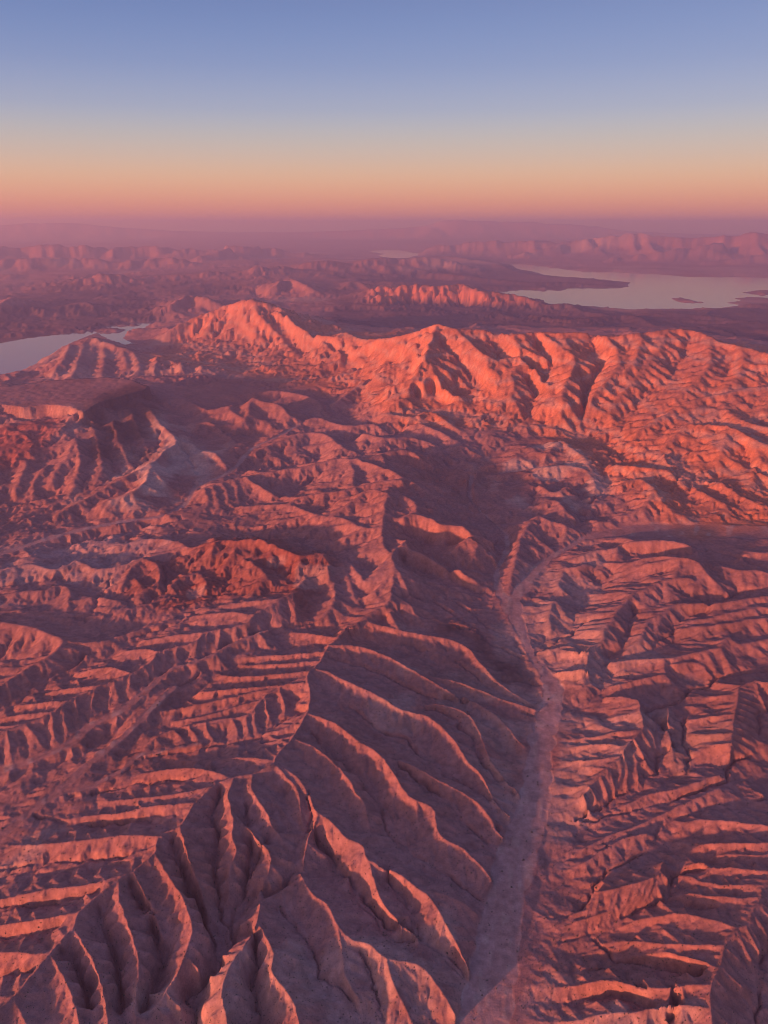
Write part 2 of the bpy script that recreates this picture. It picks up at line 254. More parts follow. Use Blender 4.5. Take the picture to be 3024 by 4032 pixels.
    [(1180, 3100, 71.8), (1159, 2998, 58.8), (1135, 2913, 35.3)],
    [(1230, 3172, 71.8), (1217, 3052, 58.7), (1201, 2953, 35.3)],
    [(944.1, 2877, 71.8), (959.7, 2844, 57.9), (970.2, 2821, 35.3)],
    [(906.2, 2831, 71.8), (915.7, 2794, 58.2), (920.4, 2769, 35.3)],
    [(1295, 3244, 102), (1324, 3178, 75.4), (1325, 3133, 40.4)],
    [(1331, 3302, 102), (1358, 3212, 77), (1339, 3142, 40.4)],
    [(1193, 3132, 96.3), (1097, 3172, 79.7), (1018, 3193, 56.7), (941.5, 3201, 29.4)],
    [(1305, 3257, 99.6), (1179, 3261, 82.9), (1064, 3260, 55.1), (982, 3275, 29.4)],
    [(1369, 3520, 99.6), (1300, 3576, 83.1), (1218, 3612, 51.4)],
    [(1164, 3071, 89.8), (1042, 3068, 71), (937.7, 3090, 40.4), (905.9, 3095, 29.4)],
    [(1518, 3474, 80), (1473, 3362, 80), (1445, 3228, 71.8), (1421, 3130, 57.1)],
    [(2054, 3656, 134.6), (1933, 3583, 130.6), (1890, 3498, 128.9), (1822, 3380, 124), (1766, 3259, 119.1), (1708, 3147, 112.6), (1675, 3077, 97.9)],
    [(1954, 3595, 131.3), (1996, 3590, 122.2), (2037, 3582, 110.9), (2079, 3573, 96.2), (2119, 3562, 78.4)],
    [(1926, 3569, 130.3), (1967, 3564, 121.6), (2009, 3559, 111), (2050, 3553, 97.3), (2091, 3545, 80.7)],
    [(1898, 3513, 129.2), (1933, 3502, 120), (1967, 3493, 108.4), (2003, 3488, 93.4), (2039, 3487, 75.3)],
    [(1867, 3457, 127.2), (1896, 3452, 119.2), (1925, 3448, 109.6), (1954, 3447, 97.4), (1983, 3447, 82.5)],
    [(1841, 3412, 125.4), (1869, 3407, 117), (1897, 3403, 107), (1926, 3402, 94.1), (1954, 3404, 78.5)],
    [(1812, 3358, 123.2), (1843, 3356, 114), (1873, 3354, 102.6), (1904, 3351, 87.8), (1934, 3347, 69.9)],
    [(1791, 3313, 121.3), (1815, 3307, 113.5), (1840, 3301, 104.2), (1864, 3296, 92.4), (1889, 3291, 78)],
    [(1766, 3261, 119.2), (1792, 3260, 111.2), (1818, 3258, 101.7), (1844, 3255, 89.5), (1869, 3249, 74.7)],
    [(1739, 3208, 116.2), (1768, 3201, 107.4), (1797, 3196, 96.5), (1826, 3193, 82.3), (1855, 3194, 65.2)],
    [(1711, 3153, 113), (1736, 3154, 104.5), (1760, 3154, 93.9), (1784, 3151, 80.2), (1808, 3145, 63.6)],
    [(1683, 3095, 101.6), (1702, 3098, 94), (1720, 3101, 84.5), (1738, 3103, 71.9), (1756, 3104, 56.9)],
    [(1905, 3542, 120.8), (1816, 3551, 103.9), (1733, 3582, 72)],
    [(1861, 3452, 120.8), (1810, 3463, 105.2), (1767, 3507, 72)],
    [(1816, 3359, 120.8), (1702, 3361, 104.9), (1582, 3378, 72)],
    [(1789, 3305, 120.8), (1739, 3313, 106.7), (1687, 3353, 72)],
    [(1740, 3205, 120.8), (1658, 3216, 106.3), (1568, 3261, 72)],
    [(1703, 3127, 120.8), (1654, 3128, 108.5), (1593, 3159, 72)],
    [(2054, 3656, 134.6), (2113, 3633, 134.6), (2245, 3593, 138.7)],
    [(2052, 3651, 130.6), (2032, 3544, 112), (2034, 3467, 77.1)],
    [(2111, 3628, 130.6), (2098, 3535, 103.4), (2100, 3504, 80.8)],
    [(2126, 4160, 127), (2034, 4064, 122.2), (2013, 4028, 119.4), (1907, 4011, 110.2), (1753, 3962, 99.6), (1654, 3952, 93.8), (1481, 3960, 77.5), (1341, 3948, 65.3)],
    [(2126, 4160, 127), (2133, 4088, 116), (2207, 4096, 111.9), (2347, 4128, 117.2), (2528, 4153, 126.8)],
    [(2015, 4024, 114.2), (2010, 3906, 98.5), (2002, 3812, 72)],
    [(1920, 4008, 107.7), (1917, 3873, 88.3), (1902, 3795, 67.6)],
    [(1654, 3951, 93), (1614, 3801, 79.5), (1630, 3714, 58.8)],
    [(1607, 3792, 84.9), (1488, 3767, 77.7), (1382, 3738, 66), (1281, 3726, 51.4)],
    [(1699, 3887, 94.7), (1840, 3916, 84.9), (1867, 3843, 75.6), (1878, 3783, 67.6)],
    [(2157, 4888, 177.3), (2035, 4883, 168.8), (1921, 4857, 160.9), (1815, 4773, 148.6), (1704, 4719, 140.3), (1600, 4575, 130.9), (1518, 4473, 124.6), (1457, 4360, 118), (1376, 4262, 110.1), (1340, 4149, 96.8), (1234, 4060, 84.9), (1187, 3878, 69.4), (1126, 3729, 49)],
    [(1607, 4596, 119.8), (1526, 4628, 95), (1462, 4666, 57.6)],
    [(1522, 4487, 117.3), (1437, 4501, 101.1), (1320, 4537, 56.2)],
    [(1457, 4359, 114.3), (1374, 4346, 100.8), (1242, 4399, 54.6)],
    [(1375, 4259, 111.8), (1289, 4297, 86.7), (1229, 4340, 53.9)],
    [(1719, 4761, 123.4), (1614, 4806, 101.3), (1506, 4836, 59.3)],
    [(1223, 4024, 106.1), (1154, 4035, 91.7), (1073, 4130, 51.4)],
    [(1169, 3819, 106.1), (1079, 3827, 85.6), (1004, 3869, 51.4)],
    [(2040, 4561, 138.3), (1933, 4562, 133.5), (1792, 4435, 123.6), (1711, 4389, 115), (1633, 4267, 103.1), (1577, 4174, 90.4), (1476, 4079, 65.3)],
    [(1798, 4438, 118.1), (1732, 4312, 94.9), (1691, 4241, 68.2)],
    [(1772, 4504, 108.3), (1690, 4506, 95.2), (1621, 4520, 74.1)],
    [(1711, 4398, 106), (1638, 4404, 90.9), (1589, 4413, 72.5)],
    [(1653, 4296, 103.7), (1588, 4307, 85.5), (1558, 4310, 70.9)],
    [(1605, 4212, 101.7), (1548, 4230, 79.6), (1533, 4225, 69.5)],
    [(2508, 4487, 155.6), (2298, 4451, 144.9), (2134, 4409, 124.8), (1983, 4398, 106)],
    [(2450, 4361, 146.9), (2169, 4314, 126.9), (1951, 4310, 104), (1868, 4319, 90.7)],
    [(2572, 4627, 164.7), (2259, 4574, 148.4), (2040, 4561, 138.3)],
    [(1473, 5405, 103.3), (1526, 5409, 114), (1673, 5497, 126.1), (1788, 5495, 137), (1882, 5551, 160), (2030, 5564, 169.2), (2163, 5582, 171.8), (2268, 5571, 171.5), (2348, 5538, 159.8), (2422, 5462, 136.4)],
    [(1770, 5207, 111.1), (1917, 5254, 154.2), (2073, 5221, 196.9), (2162, 5143, 216.7), (2209, 5133, 222), (2263, 5054, 216.3), (2281, 4987, 201.3), (2292, 4903, 177.7), (2342, 4828, 134.8)],
    [(2209, 5133, 222), (2235, 5013, 191.3), (2231, 4909, 167.4), (2132, 4809, 144.5)],
    [(2162, 5143, 216.7), (2107, 5024, 186.3), (2035, 4883, 168.8)],
    [(2447, 5117, 162), (2580, 5019, 170.2), (2669, 5033, 172.7), (2734, 4977, 171.3), (2893, 4899, 172.4)],
    [(2659, 5243, 132.7), (2798, 5406, 146.3), (2921, 5371, 156.6), (3135, 5379, 167.7)],
    [(2477, 5094, 163.9), (2459, 5042, 156.6), (2440, 4990, 147.6), (2420, 4938, 135.8), (2400, 4886, 121.7)],
    [(2568, 5028, 169.4), (2555, 4991, 161.8), (2543, 4954, 152.4), (2532, 4917, 140.1), (2523, 4879, 125.2)],
    [(2647, 5030, 172.1), (2635, 4996, 165.2), (2623, 4962, 157), (2611, 4928, 146.6), (2598, 4895, 133.8)],
    [(2709, 4999, 171.9), (2702, 4967, 164.4), (2694, 4935, 155.1), (2683, 4904, 142.9), (2669, 4874, 128.3)],
    [(2772, 4959, 171.6), (2765, 4939, 164.9), (2759, 4919, 156.9), (2753, 4898, 146.6), (2748, 4878, 134)],
    [(2873, 4909, 172.2), (2871, 4896, 164.2), (2868, 4884, 154), (2864, 4872, 140.5), (2858, 4860, 124.5)],
    [(1337, 5296, 80.1), (1304, 5104, 75), (1249, 4998, 70), (1277, 4900, 63.5)],
    [(1175, 4730, 77.5), (1105, 4573, 71.5), (1077, 4391, 50.4)],
    [(1175, 4730, 77.5), (1202, 4628, 68.3), (1204, 4531, 59.4)],
    [(1347, 5228, 92.3), (1432, 5229, 101), (1532, 5281, 106)],
    [(1006, 4111, 54.4), (1095, 4134, 64.9), (1161, 4115, 68.1), (1172, 3980, 61.2), (1153, 3927, 54.4)],
    [(959.5, 3872, 34), (1056, 3884, 42.1), (1158, 3922, 57.8)],
    [(1033, 3776, 34), (1114, 3731, 47.6), (1184, 3750, 51)],
    [(-1490, 5430, 166.9), (-1291, 5434, 223), (-1100, 5369, 259.4), (-958.4, 5368, 288.4), (-866.5, 5327, 267.6), (-792.8, 5287, 247.2), (-623.3, 5147, 233.5), (-440.3, 5186, 234.7), (-398, 5050, 203.1), (-355.2, 4884, 172)],
    [(-977.9, 5477, 243.3), (-967.4, 5251, 206.4), (-1010, 5103, 142.3)],
    [(-1281, 5391, 240.9), (-1285, 5246, 208.6), (-1348, 5181, 143.9)],
    [(-1109, 5412, 241.5), (-1125, 5217, 207), (-1196, 5103, 142.3)],
    [(-795.9, 5307, 238.4), (-733.2, 5162, 198.8), (-719, 5065, 141.6)],
    [(-876.9, 5391, 240.9), (-839.4, 5195, 203), (-853, 5065, 141.6)],
    [(-623.3, 5147, 233.5), (-614.3, 4999, 199.3), (-652.2, 4917, 138.4)],
    [(-440.3, 5186, 234.7), (-468.2, 5032, 202.3), (-541.1, 4953, 139.2)],
    [(-393.6, 4995, 228.5), (-382, 4856, 194.3), (-413.2, 4777, 135.3)],
    [(-1034, 5166, 206.4), (-932.7, 5060, 198.9), (-824.1, 4876, 176.1), (-974.1, 4795, 144.1)],
    [(-354.6, 4876, 176.1), (-302.3, 5128, 186.4), (-233, 5083, 188.3), (-159.4, 4850, 188.4)],
    [(-301.1, 5107, 195.7), (-258.8, 4902, 163.8), (-202.2, 4676, 133)],
    [(-355.2, 4884, 172), (-337.2, 4582, 146), (-415.7, 4392, 110.5)],
    [(-502.9, 4902, 163.8), (-508, 4596, 139.1), (-534.9, 4392, 110.5)],
    [(-661.3, 4599, 172.1), (-599, 4738, 172.1), (-532.7, 4876, 176.1)],
    [(-1810, 5302, 146.2), (-1669, 5171, 148.1), (-1599, 4970, 131), (-1642, 4825, 111.5)],
    [(-1810, 5302, 146.2), (-1855, 5100, 124.9), (-1853, 4876, 104.1)],
    [(-1501, 4844, 120.1), (-1454, 4983, 125.1), (-1335, 5045, 132.2), (-1251, 4890, 133.6)],
    [(-1787, 4988, 122.8), (-1700, 4858, 112.8), (-1667, 4686, 92.8)],
    [(-2367, 4857, 95.5), (-2299, 4932, 94.8), (-2208, 4865, 91.5), (-2150, 4668, 84.6)],
    [(-2334, 5337, 111.2), (-2115, 5164, 114.2), (-1924, 5215, 128.1), (-1813, 5311, 141.9)],
    [(-2839, 5172, 91.6), (-2682, 5284, 96.7), (-2416, 5188, 102.8), (-2334, 5337, 111.2)],
    [(-2774, 4694, 88.9), (-2581, 4827, 92.6), (-2367, 4857, 95.5)],
    [(-2146, 4701, 85.1), (-1971, 4745, 97.8), (-1793, 4686, 92.8)],
    [(-2135, 5639, 97.1), (-1902, 5733, 117.8), (-1646, 5618, 145.8), (-1493, 5440, 162.5)],
    [(0, 5611, 266.7), (-181.3, 5657, 248.3), (-340.2, 5898, 234.5), (-540.9, 6022, 207.3), (-770.1, 6341, 172.9), (-993.2, 6478, 144.8), (-1273, 6524, 105.7)],
    [(-1790, 6762, 87.7), (-1722, 6959, 134.6), (-1562, 7058, 160), (-1383, 7193, 175), (-1272, 7063, 170), (-1030, 6749, 137.7)],
    [(-1707, 6900, 154.6), (-1631, 6702, 131.7), (-1593, 6551, 96.1)],
    [(-1566, 7073, 155), (-1471, 6813, 132.7), (-1416, 6611, 96.5)],
    [(-1395, 7255, 155), (-1327, 6992, 135.1), (-1299, 6797, 97.9)],
    [(-1280, 7108, 155), (-1158, 6897, 132.4), (-1073, 6734, 97.4)],
    [(-1633, 6967, 155), (-1547, 6733, 132), (-1499, 6551, 96.1)],
    [(-1473, 7181, 155), (-1387, 6893, 133.9), (-1342, 6672, 97)],
    [(-1408, 7196, 150), (-1180, 7359, 170), (-841, 7451, 190), (-568.8, 7595, 220), (-426.5, 7611, 240), (-233, 7511, 245), (0, 7712, 260), (247.2, 7853, 270)],
    [(-1413, 8252, 130), (-1216, 8530, 160), (-975.3, 8779, 190), (-758.8, 8794, 200), (-640.8, 8655, 195), (-430.3, 8170, 180)],
    [(-861.7, 6425, 164.1), (-689.9, 6581, 196.7), (-544, 6599, 212.4), (-377.5, 6632, 223.4), (-211.4, 6730, 235), (0, 6790, 260), (174.1, 6798, 280)],
    [(-378.8, 7611, 240), (-292.7, 7201, 220), (-301.3, 6834, 200)],
    [(-233, 7511, 245), (-133.9, 7201, 220), (-86.1, 6972, 200)],
    [(0, 7712, 260), (0, 7274, 244.7), (-41.7, 6927, 215)],
    [(-959.6, 9482, 170), (-867.2, 9605, 185), (-694.1, 9441, 180), (-449.2, 9165, 190), (-110.3, 9181, 215)],
    [(-2274, 9241, 200), (-2158, 9239, 215), (-1989, 9091, 180), (-1788, 8741, 130)],
    [(-1852, 9095, 150), (-1717, 9319, 210), (-1751, 10111, 330), (-1603, 9943, 320), (-1449, 9919, 310), (-1312, 9780, 280), (-1199, 9563, 240), (-1084, 9563, 180)],
    [(-1717, 9319, 210), (-1993, 9735, 260), (-2052, 9892, 270), (-2281, 9822, 240), (-2729, 10427, 230)],
    [(-2005, 8015, 120), (-1976, 8130, 165), (-1831, 8039, 165), (-1639, 7676, 120)],
    [(-1980, 8147, 160), (-1857, 7791, 110)],
    [(-2382, 7522, 205), (-2177, 7104, 180), (-2044, 7003, 119.7), (-1982, 6918, 78.7)],
    [(-2382, 7522, 205), (-2282, 6932, 190), (-2387, 6693, 157.4), (-2601, 6558, 115.8)],
    [(-3005, 9648, 310), (-2864, 9351, 290), (-2628, 8887, 260), (-2411, 8518, 245), (-2275, 8238, 240), (-2325, 8029, 220), (-2382, 7522, 205), (-2514, 7252, 180), (-2634, 6982, 150), (-2725, 6792, 122.9), (-2900, 6401, 85.2)],
    [(-3401, 8260, 300), (-3323, 7763, 220), (-3305, 7390, 160), (-3228, 7071, 120)],
    [(-3401, 8260, 300), (-3151, 7661, 225), (-3038, 7239, 160), (-2971, 6862, 98.4)],
    [(-3372, 8689, 310), (-3074, 7994, 230), (-2889, 7547, 185), (-2817, 7184, 130)],
    [(-3243, 9027, 310), (-3023, 8461, 260), (-2792, 7953, 190), (-2644, 7661, 150)],
    [(-3200, 9518, 310), (-2843, 8679, 230), (-2606, 8205, 170)],
    [(-3173, 9919, 310), (-2863, 9233, 260), (-2578, 8585, 200)],
    [(-3685, 7636, 195), (-3603, 7270, 150), (-3496, 6862, 98.4)],
    [(-3950, 7483, 180), (-3811, 7071, 120)],
    [(-3451, 7530, 190), (-3431, 7184, 130), (-3328, 6876, 93.4)],
    [(-3692, 7101, 110), (-3667, 6664, 77.2), (-3647, 6362, 56.3)],
    [(-2225, 11109, 150), (-1579, 11343, 170), (-1017, 10810, 180), (-799, 10083, 180)],
    [(-669.8, 10508, 180), (-370.8, 11239, 260), (0, 11112, 420)],
    [(-6617, 14819, -60), (-6660, 15749, 60), (-6584, 16317, 140), (-6310, 16529, 230), (-6209, 16667, 250), (-5823, 16114, 240), (-5250, 15499, 190), (-4877, 15168, 150), (-4382, 14997, 110), (-3924, 14269, 120), (-3623, 14078, 110), (-3175, 13950, 90)],
    [(-6477, 16966, 170), (-5715, 14550, 116.6), (-5352, 13050, 10)],
    [(-6004, 16613, 170), (-5311, 14702, 113.4), (-4948, 13477, 10)],
    [(-5295, 15633, 170), (-4838, 14454, 110.8), (-4612, 13700, 10)],
    [(-6500, 16109, 170), (-6010, 14470, 118.8), (-5840, 13477, 10)],
    [(-4272, 14620, 170), (-4102, 13833, 120.7), (-4136, 13477, 10)],
    [(-3644, 13846, 170), (-3544, 13422, 121), (-3621, 13367, 10)],
    [(-6430, 17259, 170), (-5837, 15504, 116.3), (-5572, 14413, 10)],
    [(-4836, 15039, 170), (-4466, 14076, 110.3), (-4298, 13477, 10)],
    [(-3258, 13605, 170), (-3203, 13342, 125.2), (-3324, 13477, 10)],
    [(-5491, 17452, -60), (-4936, 17412, 200), (-4594, 17756, 360), (-4296, 18340, 500), (-3867, 18393, 620), (-3749, 18640, 690), (-3567, 18557, 740), (-3400, 18234, 750), (-3311, 18489, 830), (-3096, 18040, 840), (-3034, 18390, 870), (-2820, 17822, 850), (-2659, 17930, 840), (-2483, 17610, 780), (-2317, 17510, 760), (-1984, 16531, 650), (-1686, 15944, 560), (-1244, 15084, 490), (-908.7, 14688, 500), (-716, 14872, 570), (-501.9, 14247, 560), (-238.8, 13661, 600), (-3.9, 13180, 690), (265.6, 12647, 800), (552.4, 12397, 920), (825.9, 12255, 1030), (1102, 12011, 990), (1488, 11980, 980), (1931, 11683, 950), (2311, 11843, 970), (2679, 11762, 960), (3103, 11790, 970), (3293, 11580, 930), (3810, 11710, 960), (4337, 11941, 985), (4639, 11996, 985), (4841, 11680, 930), (4880, 11338, 890), (5077, 10937, 870), (5228, 10569, 850), (5475, 10048, 830), (5815, 9479, 800), (6240, 8811, 760)],
    [(-3021, 18050, 890), (-2695, 17056, 640), (-2198, 16201, 360), (-1662, 14680, 130)],
    [(-3546, 18452, 750), (-3372, 17687, 470), (-2816, 16402, 190)],
    [(-3867, 18393, 620), (-3933, 17584, 330), (-3920, 16970, 110)],
    [(-4296, 18340, 500), (-4496, 17726, 210), (-4873, 17112, 20)],
    [(-2322, 17312, 760), (-1810, 16206, 500), (-1351, 15202, 270), (-1491, 13845, 100)],
    [(-1244, 15084, 490), (-927.4, 14223, 330), (-555, 13324, 230), (-834.3, 12634, 120)],
    [(-2680, 17714, 850), (-2225, 17251, 520), (-1955, 15721, 240), (-2118, 14804, 110)],
    [(-3220, 18154, 850), (-3086, 17251, 520), (-2454, 15929, 210)],
    [(-1686, 15944, 560), (-1244, 15025, 340), (-748.5, 13999, 240)],
    [(-716, 14872, 570), (-523.6, 13633, 420), (-299.4, 12633, 310), (-207, 11596, 210)],
    [(-3.9, 13180, 690), (40.4, 12286, 480), (-207.1, 11653, 340), (-404, 11200, 220)],
    [(265.6, 12647, 800), (355, 11769, 600), (201.1, 10919, 410), (-192.3, 10729, 250)],
    [(-908.7, 14688, 500), (-765.8, 13565, 310), (-1094, 13047, 160)],
    [(552.4, 12397, 920), (486.4, 11574, 700), (335.2, 11040, 520), (131.3, 10561, 350)],
    [(825.9, 12255, 1030), (596.7, 11059, 780), (449, 10594, 600), (307.3, 10014, 400), (62.5, 9727, 280)],
    [(837.2, 11716, 850), (646.9, 10729, 640), (807.6, 10229, 480), (1039, 10007, 340)],
    [(1102, 12011, 990), (1388, 11059, 780), (1677, 10729, 640), (1704, 10021, 460), (1487, 9729, 340)],
    [(1931, 11683, 950), (1915, 11059, 780), (2052, 10672, 650), (2148, 10127, 500), (2100, 9548, 380)],
    [(2311, 11843, 970), (2625, 10995, 790), (2585, 10499, 680), (2273, 9726, 520), (2204, 9368, 420), (2431, 9186, 260)],
    [(3293, 11580, 930), (3293, 10916, 770), (3104, 10315, 650), (2614, 9541, 470), (2436, 9109, 250)],
    [(4337, 11941, 985), (3684, 10694, 710), (2938, 9544, 440), (2697, 9139, 300)],
    [(4841, 11680, 930), (4363, 10383, 700), (3675, 9442, 520), (3400, 9278, 440), (3103, 9015, 330)],
    [(3829, 11658, 960), (3587, 10931, 800), (3180, 10142, 620)],
    [(2679, 11762, 960), (2644, 11248, 850)],
    [(5031, 10980, 870), (4675, 10092, 690), (4221, 9529, 560)],
    [(5430, 9665, 650), (4812, 9583, 590), (4072, 9360, 520), (3591, 9112, 460), (2838, 8411, 300)],
    [(3411, 8395, 400), (3750, 8213, 430), (3816, 7895, 410), (3906, 7568, 390), (4277, 7021, 360)],
    [(3411, 8395, 400), (3025, 7962, 280), (2822, 7612, 180)],
    [(3750, 8213, 430), (3481, 7642, 320), (3288, 7355, 210)],
    [(3816, 7895, 410), (3745, 7376, 300), (3445, 6866, 180)],
    [(4076, 9143, 470), (4021, 8489, 430), (4311, 8011, 420)],
    [(4812, 9583, 590), (4737, 8918, 520), (4796, 8392, 480)],
    [(1623, 8134, 190), (1724, 7884, 210), (1945, 8238, 240), (2014, 8085, 230), (2085, 7745, 200), (2097, 7124, 150)],
    [(1640, 7451, 190), (1884, 7498, 200), (2036, 7343, 175), (2029, 6944, 139.6)],
    [(1469, 7022, 160), (1598, 6785, 148.2), (1757, 6923, 170)],
    [(1404, 6452, 154.4), (1540, 6516, 175.4), (1579, 6311, 162.5), (1505, 6137, 121.3)],
    [(1247, 6240, 103.2), (1397, 6191, 121.9), (1489, 6050, 92)],
    [(2187, 6893, 180), (2439, 7012, 210), (2483, 6678, 218.9), (2478, 6398, 173.7), (2604, 6215, 112.5)],
    [(2483, 6678, 218.9), (2314, 6398, 173.7), (2119, 6270, 113.1)],
    [(1973, 6558, 115.8), (2227, 6721, 147.5), (2336, 6665, 167.2)],
    [(2896, 6864, 190), (2961, 6637, 177), (3045, 6420, 144.1), (2804, 6215, 112.5)],
    [(3172, 6911, 220), (3257, 6637, 177), (3345, 6452, 154.4)],
    [(2334, 7433, 220), (2578, 7322, 230), (2791, 7201, 220), (2843, 6893, 180)],
    [(0, 9605, 230), (346.1, 9396, 250), (588.4, 9605, 260), (786.4, 9121, 230), (949.7, 8764, 180)],
    [(421.3, 9121, 230), (677, 8755, 210), (859.9, 8370, 150)],
    [(-267.3, 8641, 240), (0, 8454, 235), (263.8, 8510, 220), (525.4, 8457, 180)],
    [(243.1, 9964, 300), (810.8, 10258, 330), (998.3, 9919, 310), (1212, 9912, 250)],
    [(-309.9, 26736, 430), (0, 27898, 480), (474.6, 27345, 520), (1194, 27533, 560), (1799, 27034, 520), (2276, 27139, 550), (2706, 27533, 560), (3046, 26262, 430), (3858, 26587, 330), (4693, 26023, 230), (4845, 25587, 160), (5135, 25141, 80), (5586, 25200, 110), (5929, 25411, 90), (5967, 23996, 20), (6499, 23353, 0)],
    [(479.4, 27621, 500), (428.8, 26873, 336.8), (328.3, 28205, 0)],
    [(1231, 28384, 500), (1252, 27864, 323.2), (1270, 29129, 0)],
    [(1817, 27307, 500), (1916, 27526, 311.1), (2032, 29129, 0)],
    [(2335, 27835, 500), (2330, 27713, 335), (2409, 29614, 0)],
    [(-152.4, 26306, 500), (-150.5, 25903, 331.4), (-238.9, 27336, 0)],
    [(2790, 28384, 500), (2996, 28726, 296), (3236, 30114, 0)],
    [(4219, 22493, 60), (5020, 21366, 60), (6613, 22558, 40), (7113, 22467, 50), (7054, 20842, 0)],
    [(2526, 22677, 40), (2871, 22792, 60), (3246, 23100, 60), (3630, 22095, 40)],
    [(-6351, 23171, 250), (-6156, 23509, 350), (-6093, 24119, 430), (-5887, 24452, 470), (-5513, 24043, 450), (-5288, 23962, 430), (-4934, 23866, 250)],
    [(-6122, 24236, 420), (-6080, 23100, 60)],
    [(-6032, 25055, 420), (-5756, 23740, 60)],
    [(-5314, 24078, 420), (-5414, 24415, 60)],
    [(-4184, 28932, 260), (-3954, 29803, 400), (-3681, 31207, 500), (-3084, 29729, 430), (-2637, 28542, 330), (-2259, 27893, 200)],
    [(-3791, 32143, 440), (-3662, 29391, 60)],
    [(-3069, 29585, 440), (-2931, 28903, 60)],
    [(-3879, 29236, 440), (-4106, 28903, 60)],
    [(-1832, 24214, 80), (-1554, 24303, 140), (-1004, 24778, 150), (-422.1, 24509, 120), (-63.8, 24303, 140)],
    [(-1388, 30147, 250), (-1281, 31911, 340), (-893.5, 31222, 300), (-501.3, 29319, 230), (0, 28937, 300)],
    [(-15835, 31000, -73.6), (-14942, 31000, -117), (-14380, 31000, 13.2), (-14049, 31000, -160.5), (-13516, 32000, 111.7), (-12954, 32000, 156.2), (-12861, 32500, 210), (-12557, 33000, 357.7), (-12170, 33000, 403.3), (-11944, 33200, 482.3), (-11819, 33300, 604.6), (-11657, 33500, 537.9), (-11149, 34000, 480.5), (-10545, 34500, 212.6), (-10174, 35000, 353.6), (-9499, 35500, 342.5), (-8693, 36000, 391.4), (-8173, 36000, 411.3), (-7754, 36500, 482.6), (-7016, 37000, 353.2), (-6155, 37000, 505.8), (-5849, 37500, 684.2), (-5556, 38000, 472.7), (-4958, 38500, 604.2), (-4247, 39000, 398)],
    [(-4243, 40000, 289.2), (-3746, 41000, 626.7), (-2632, 42000, 695.4), (-1693, 42500, 476.9), (-971.6, 43000, 710.9), (0, 44000, 764.9), (1030, 44500, 745.2), (2456, 45000, 749.9), (3745, 45000, 627.7)],
    [(-11288, 23336, 300), (-11482, 24702, 380)],
    [(-9600, 24200, 150), (-9336, 24660, 210), (-8893, 24200, 150)],
    [(0, 41576, 430), (1324, 46246, 450), (2622, 50972, 490), (3956, 53285, 500), (4951, 50934, 450), (6167, 48953, 330), (6769, 45350, 180), (7048, 43784, 80), (8049, 39900, 20), (9225, 38540, 30), (10051, 36639, 20), (10837, 36048, -40)],
    [(2281, 39641, 200), (3628, 38173, 180), (5224, 36198, 100), (6532, 35324, 60), (8198, 35469, 50), (9020, 34655, 10), (9995, 34543, -30)],
    [(5831, 46195, 200), (6789, 49404, 310), (6827, 45741, 160)],
    [(-31405, 56445, 1218), (-30782, 55977, 1206), (-30588, 56306, 1227), (-30402, 56610, 1121), (-30006, 56581, 1169), (-29558, 56433, 1171), (-29591, 57213, 1152), (-28851, 56463, 1078), (-28523, 56565, 1123), (-28562, 57394, 1117), (-27722, 56437, 1105), (-27469, 56690, 1130), (-27562, 57636, 1033), (-26651, 56506, 1065), (-26881, 57830, 1033), (-26422, 57696, 1048), (-25893, 57369, 990.1), (-25440, 57227, 982.2), (-25430, 58111, 993.3), (-25115, 58411, 1075), (-24209, 57274, 1066), (-24038, 57904, 1111), (-23702, 58109, 1051), (-23265, 58119, 1134), (-22765, 57945, 1077), (-22246, 57753, 1122), (-22113, 58537, 1045), (-21915, 58991, 1035), (-21147, 57894, 1048), (-20929, 58245, 906.7), (-20922, 59281, 938.4), (-20575, 59328, 882), (-20114, 59216, 887.2), (-19380, 58287, 944.9), (-19360, 59495, 906.9), (-19092, 59997, 928.3), (-18705, 60120, 915.7), (-18163, 59737, 911.9), (-17446, 58786, 1020), (-17428, 60147, 940.5), (-16750, 59243, 914.9), (-16538, 60018, 937.4), (-16272, 60601, 875.5), (-15766, 60309, 871.5), (-15092, 59477, 946.9), (-14723, 59822, 975.1), (-14530, 60915, 953.4), (-13592, 59778, 821.5), (-13098, 60608, 716.6), (-12583, 60385, 827.6), (-12053, 60073, 952.4), (-11751, 60904, 1035), (-11191, 60070, 1068), (-10831, 60265, 1008), (-10521, 60791, 1022), (-10054, 60392, 990), (-9662, 60461, 1031), (-9405, 61382, 949.4), (-9054, 61742, 883), (-8693, 62052, 782.7), (-8133, 60953, 837.7), (-7690, 61521, 679.7), (-7155, 61426, 642.8), (-6752, 61976, 542.1), (-6273, 61891, 537.8), (-5883, 62702, 367.2)],
    [(-30782, 55977, 1206), (-30986, 54559, 724.9), (-31292, 51926, 129.9)],
    [(-30402, 56610, 1121), (-30104, 55287, 672.3), (-29656, 52830, 117.2)],
    [(-30402, 56610, 1121), (-30929, 57933, 648.7), (-31721, 60390, 58.1)],
    [(-29558, 56433, 1171), (-29351, 55054, 703), (-29040, 52494, 124.6)],
    [(-28851, 56463, 1078), (-28253, 55189, 645.3), (-27357, 52822, 110.6)],
    [(-28851, 56463, 1078), (-28771, 57737, 622.6), (-28651, 60103, 53.8)],
    [(-28562, 57394, 1117), (-28380, 56076, 669.4), (-28107, 53629, 116.5)],
    [(-28562, 57394, 1117), (-28918, 58712, 645.9), (-29453, 61159, 57.7)],
    [(-27469, 56690, 1130), (-27390, 55357, 677.9), (-27272, 52881, 118.5)],
    [(-27469, 56690, 1130), (-27843, 58023, 654.1), (-28405, 60498, 59)],
    [(-26651, 56506, 1065), (-26290, 55245, 637.7), (-25748, 52905, 108.8)],
    [(-26651, 56506, 1065), (-26626, 57766, 615.2), (-26589, 60107, 52.5)],
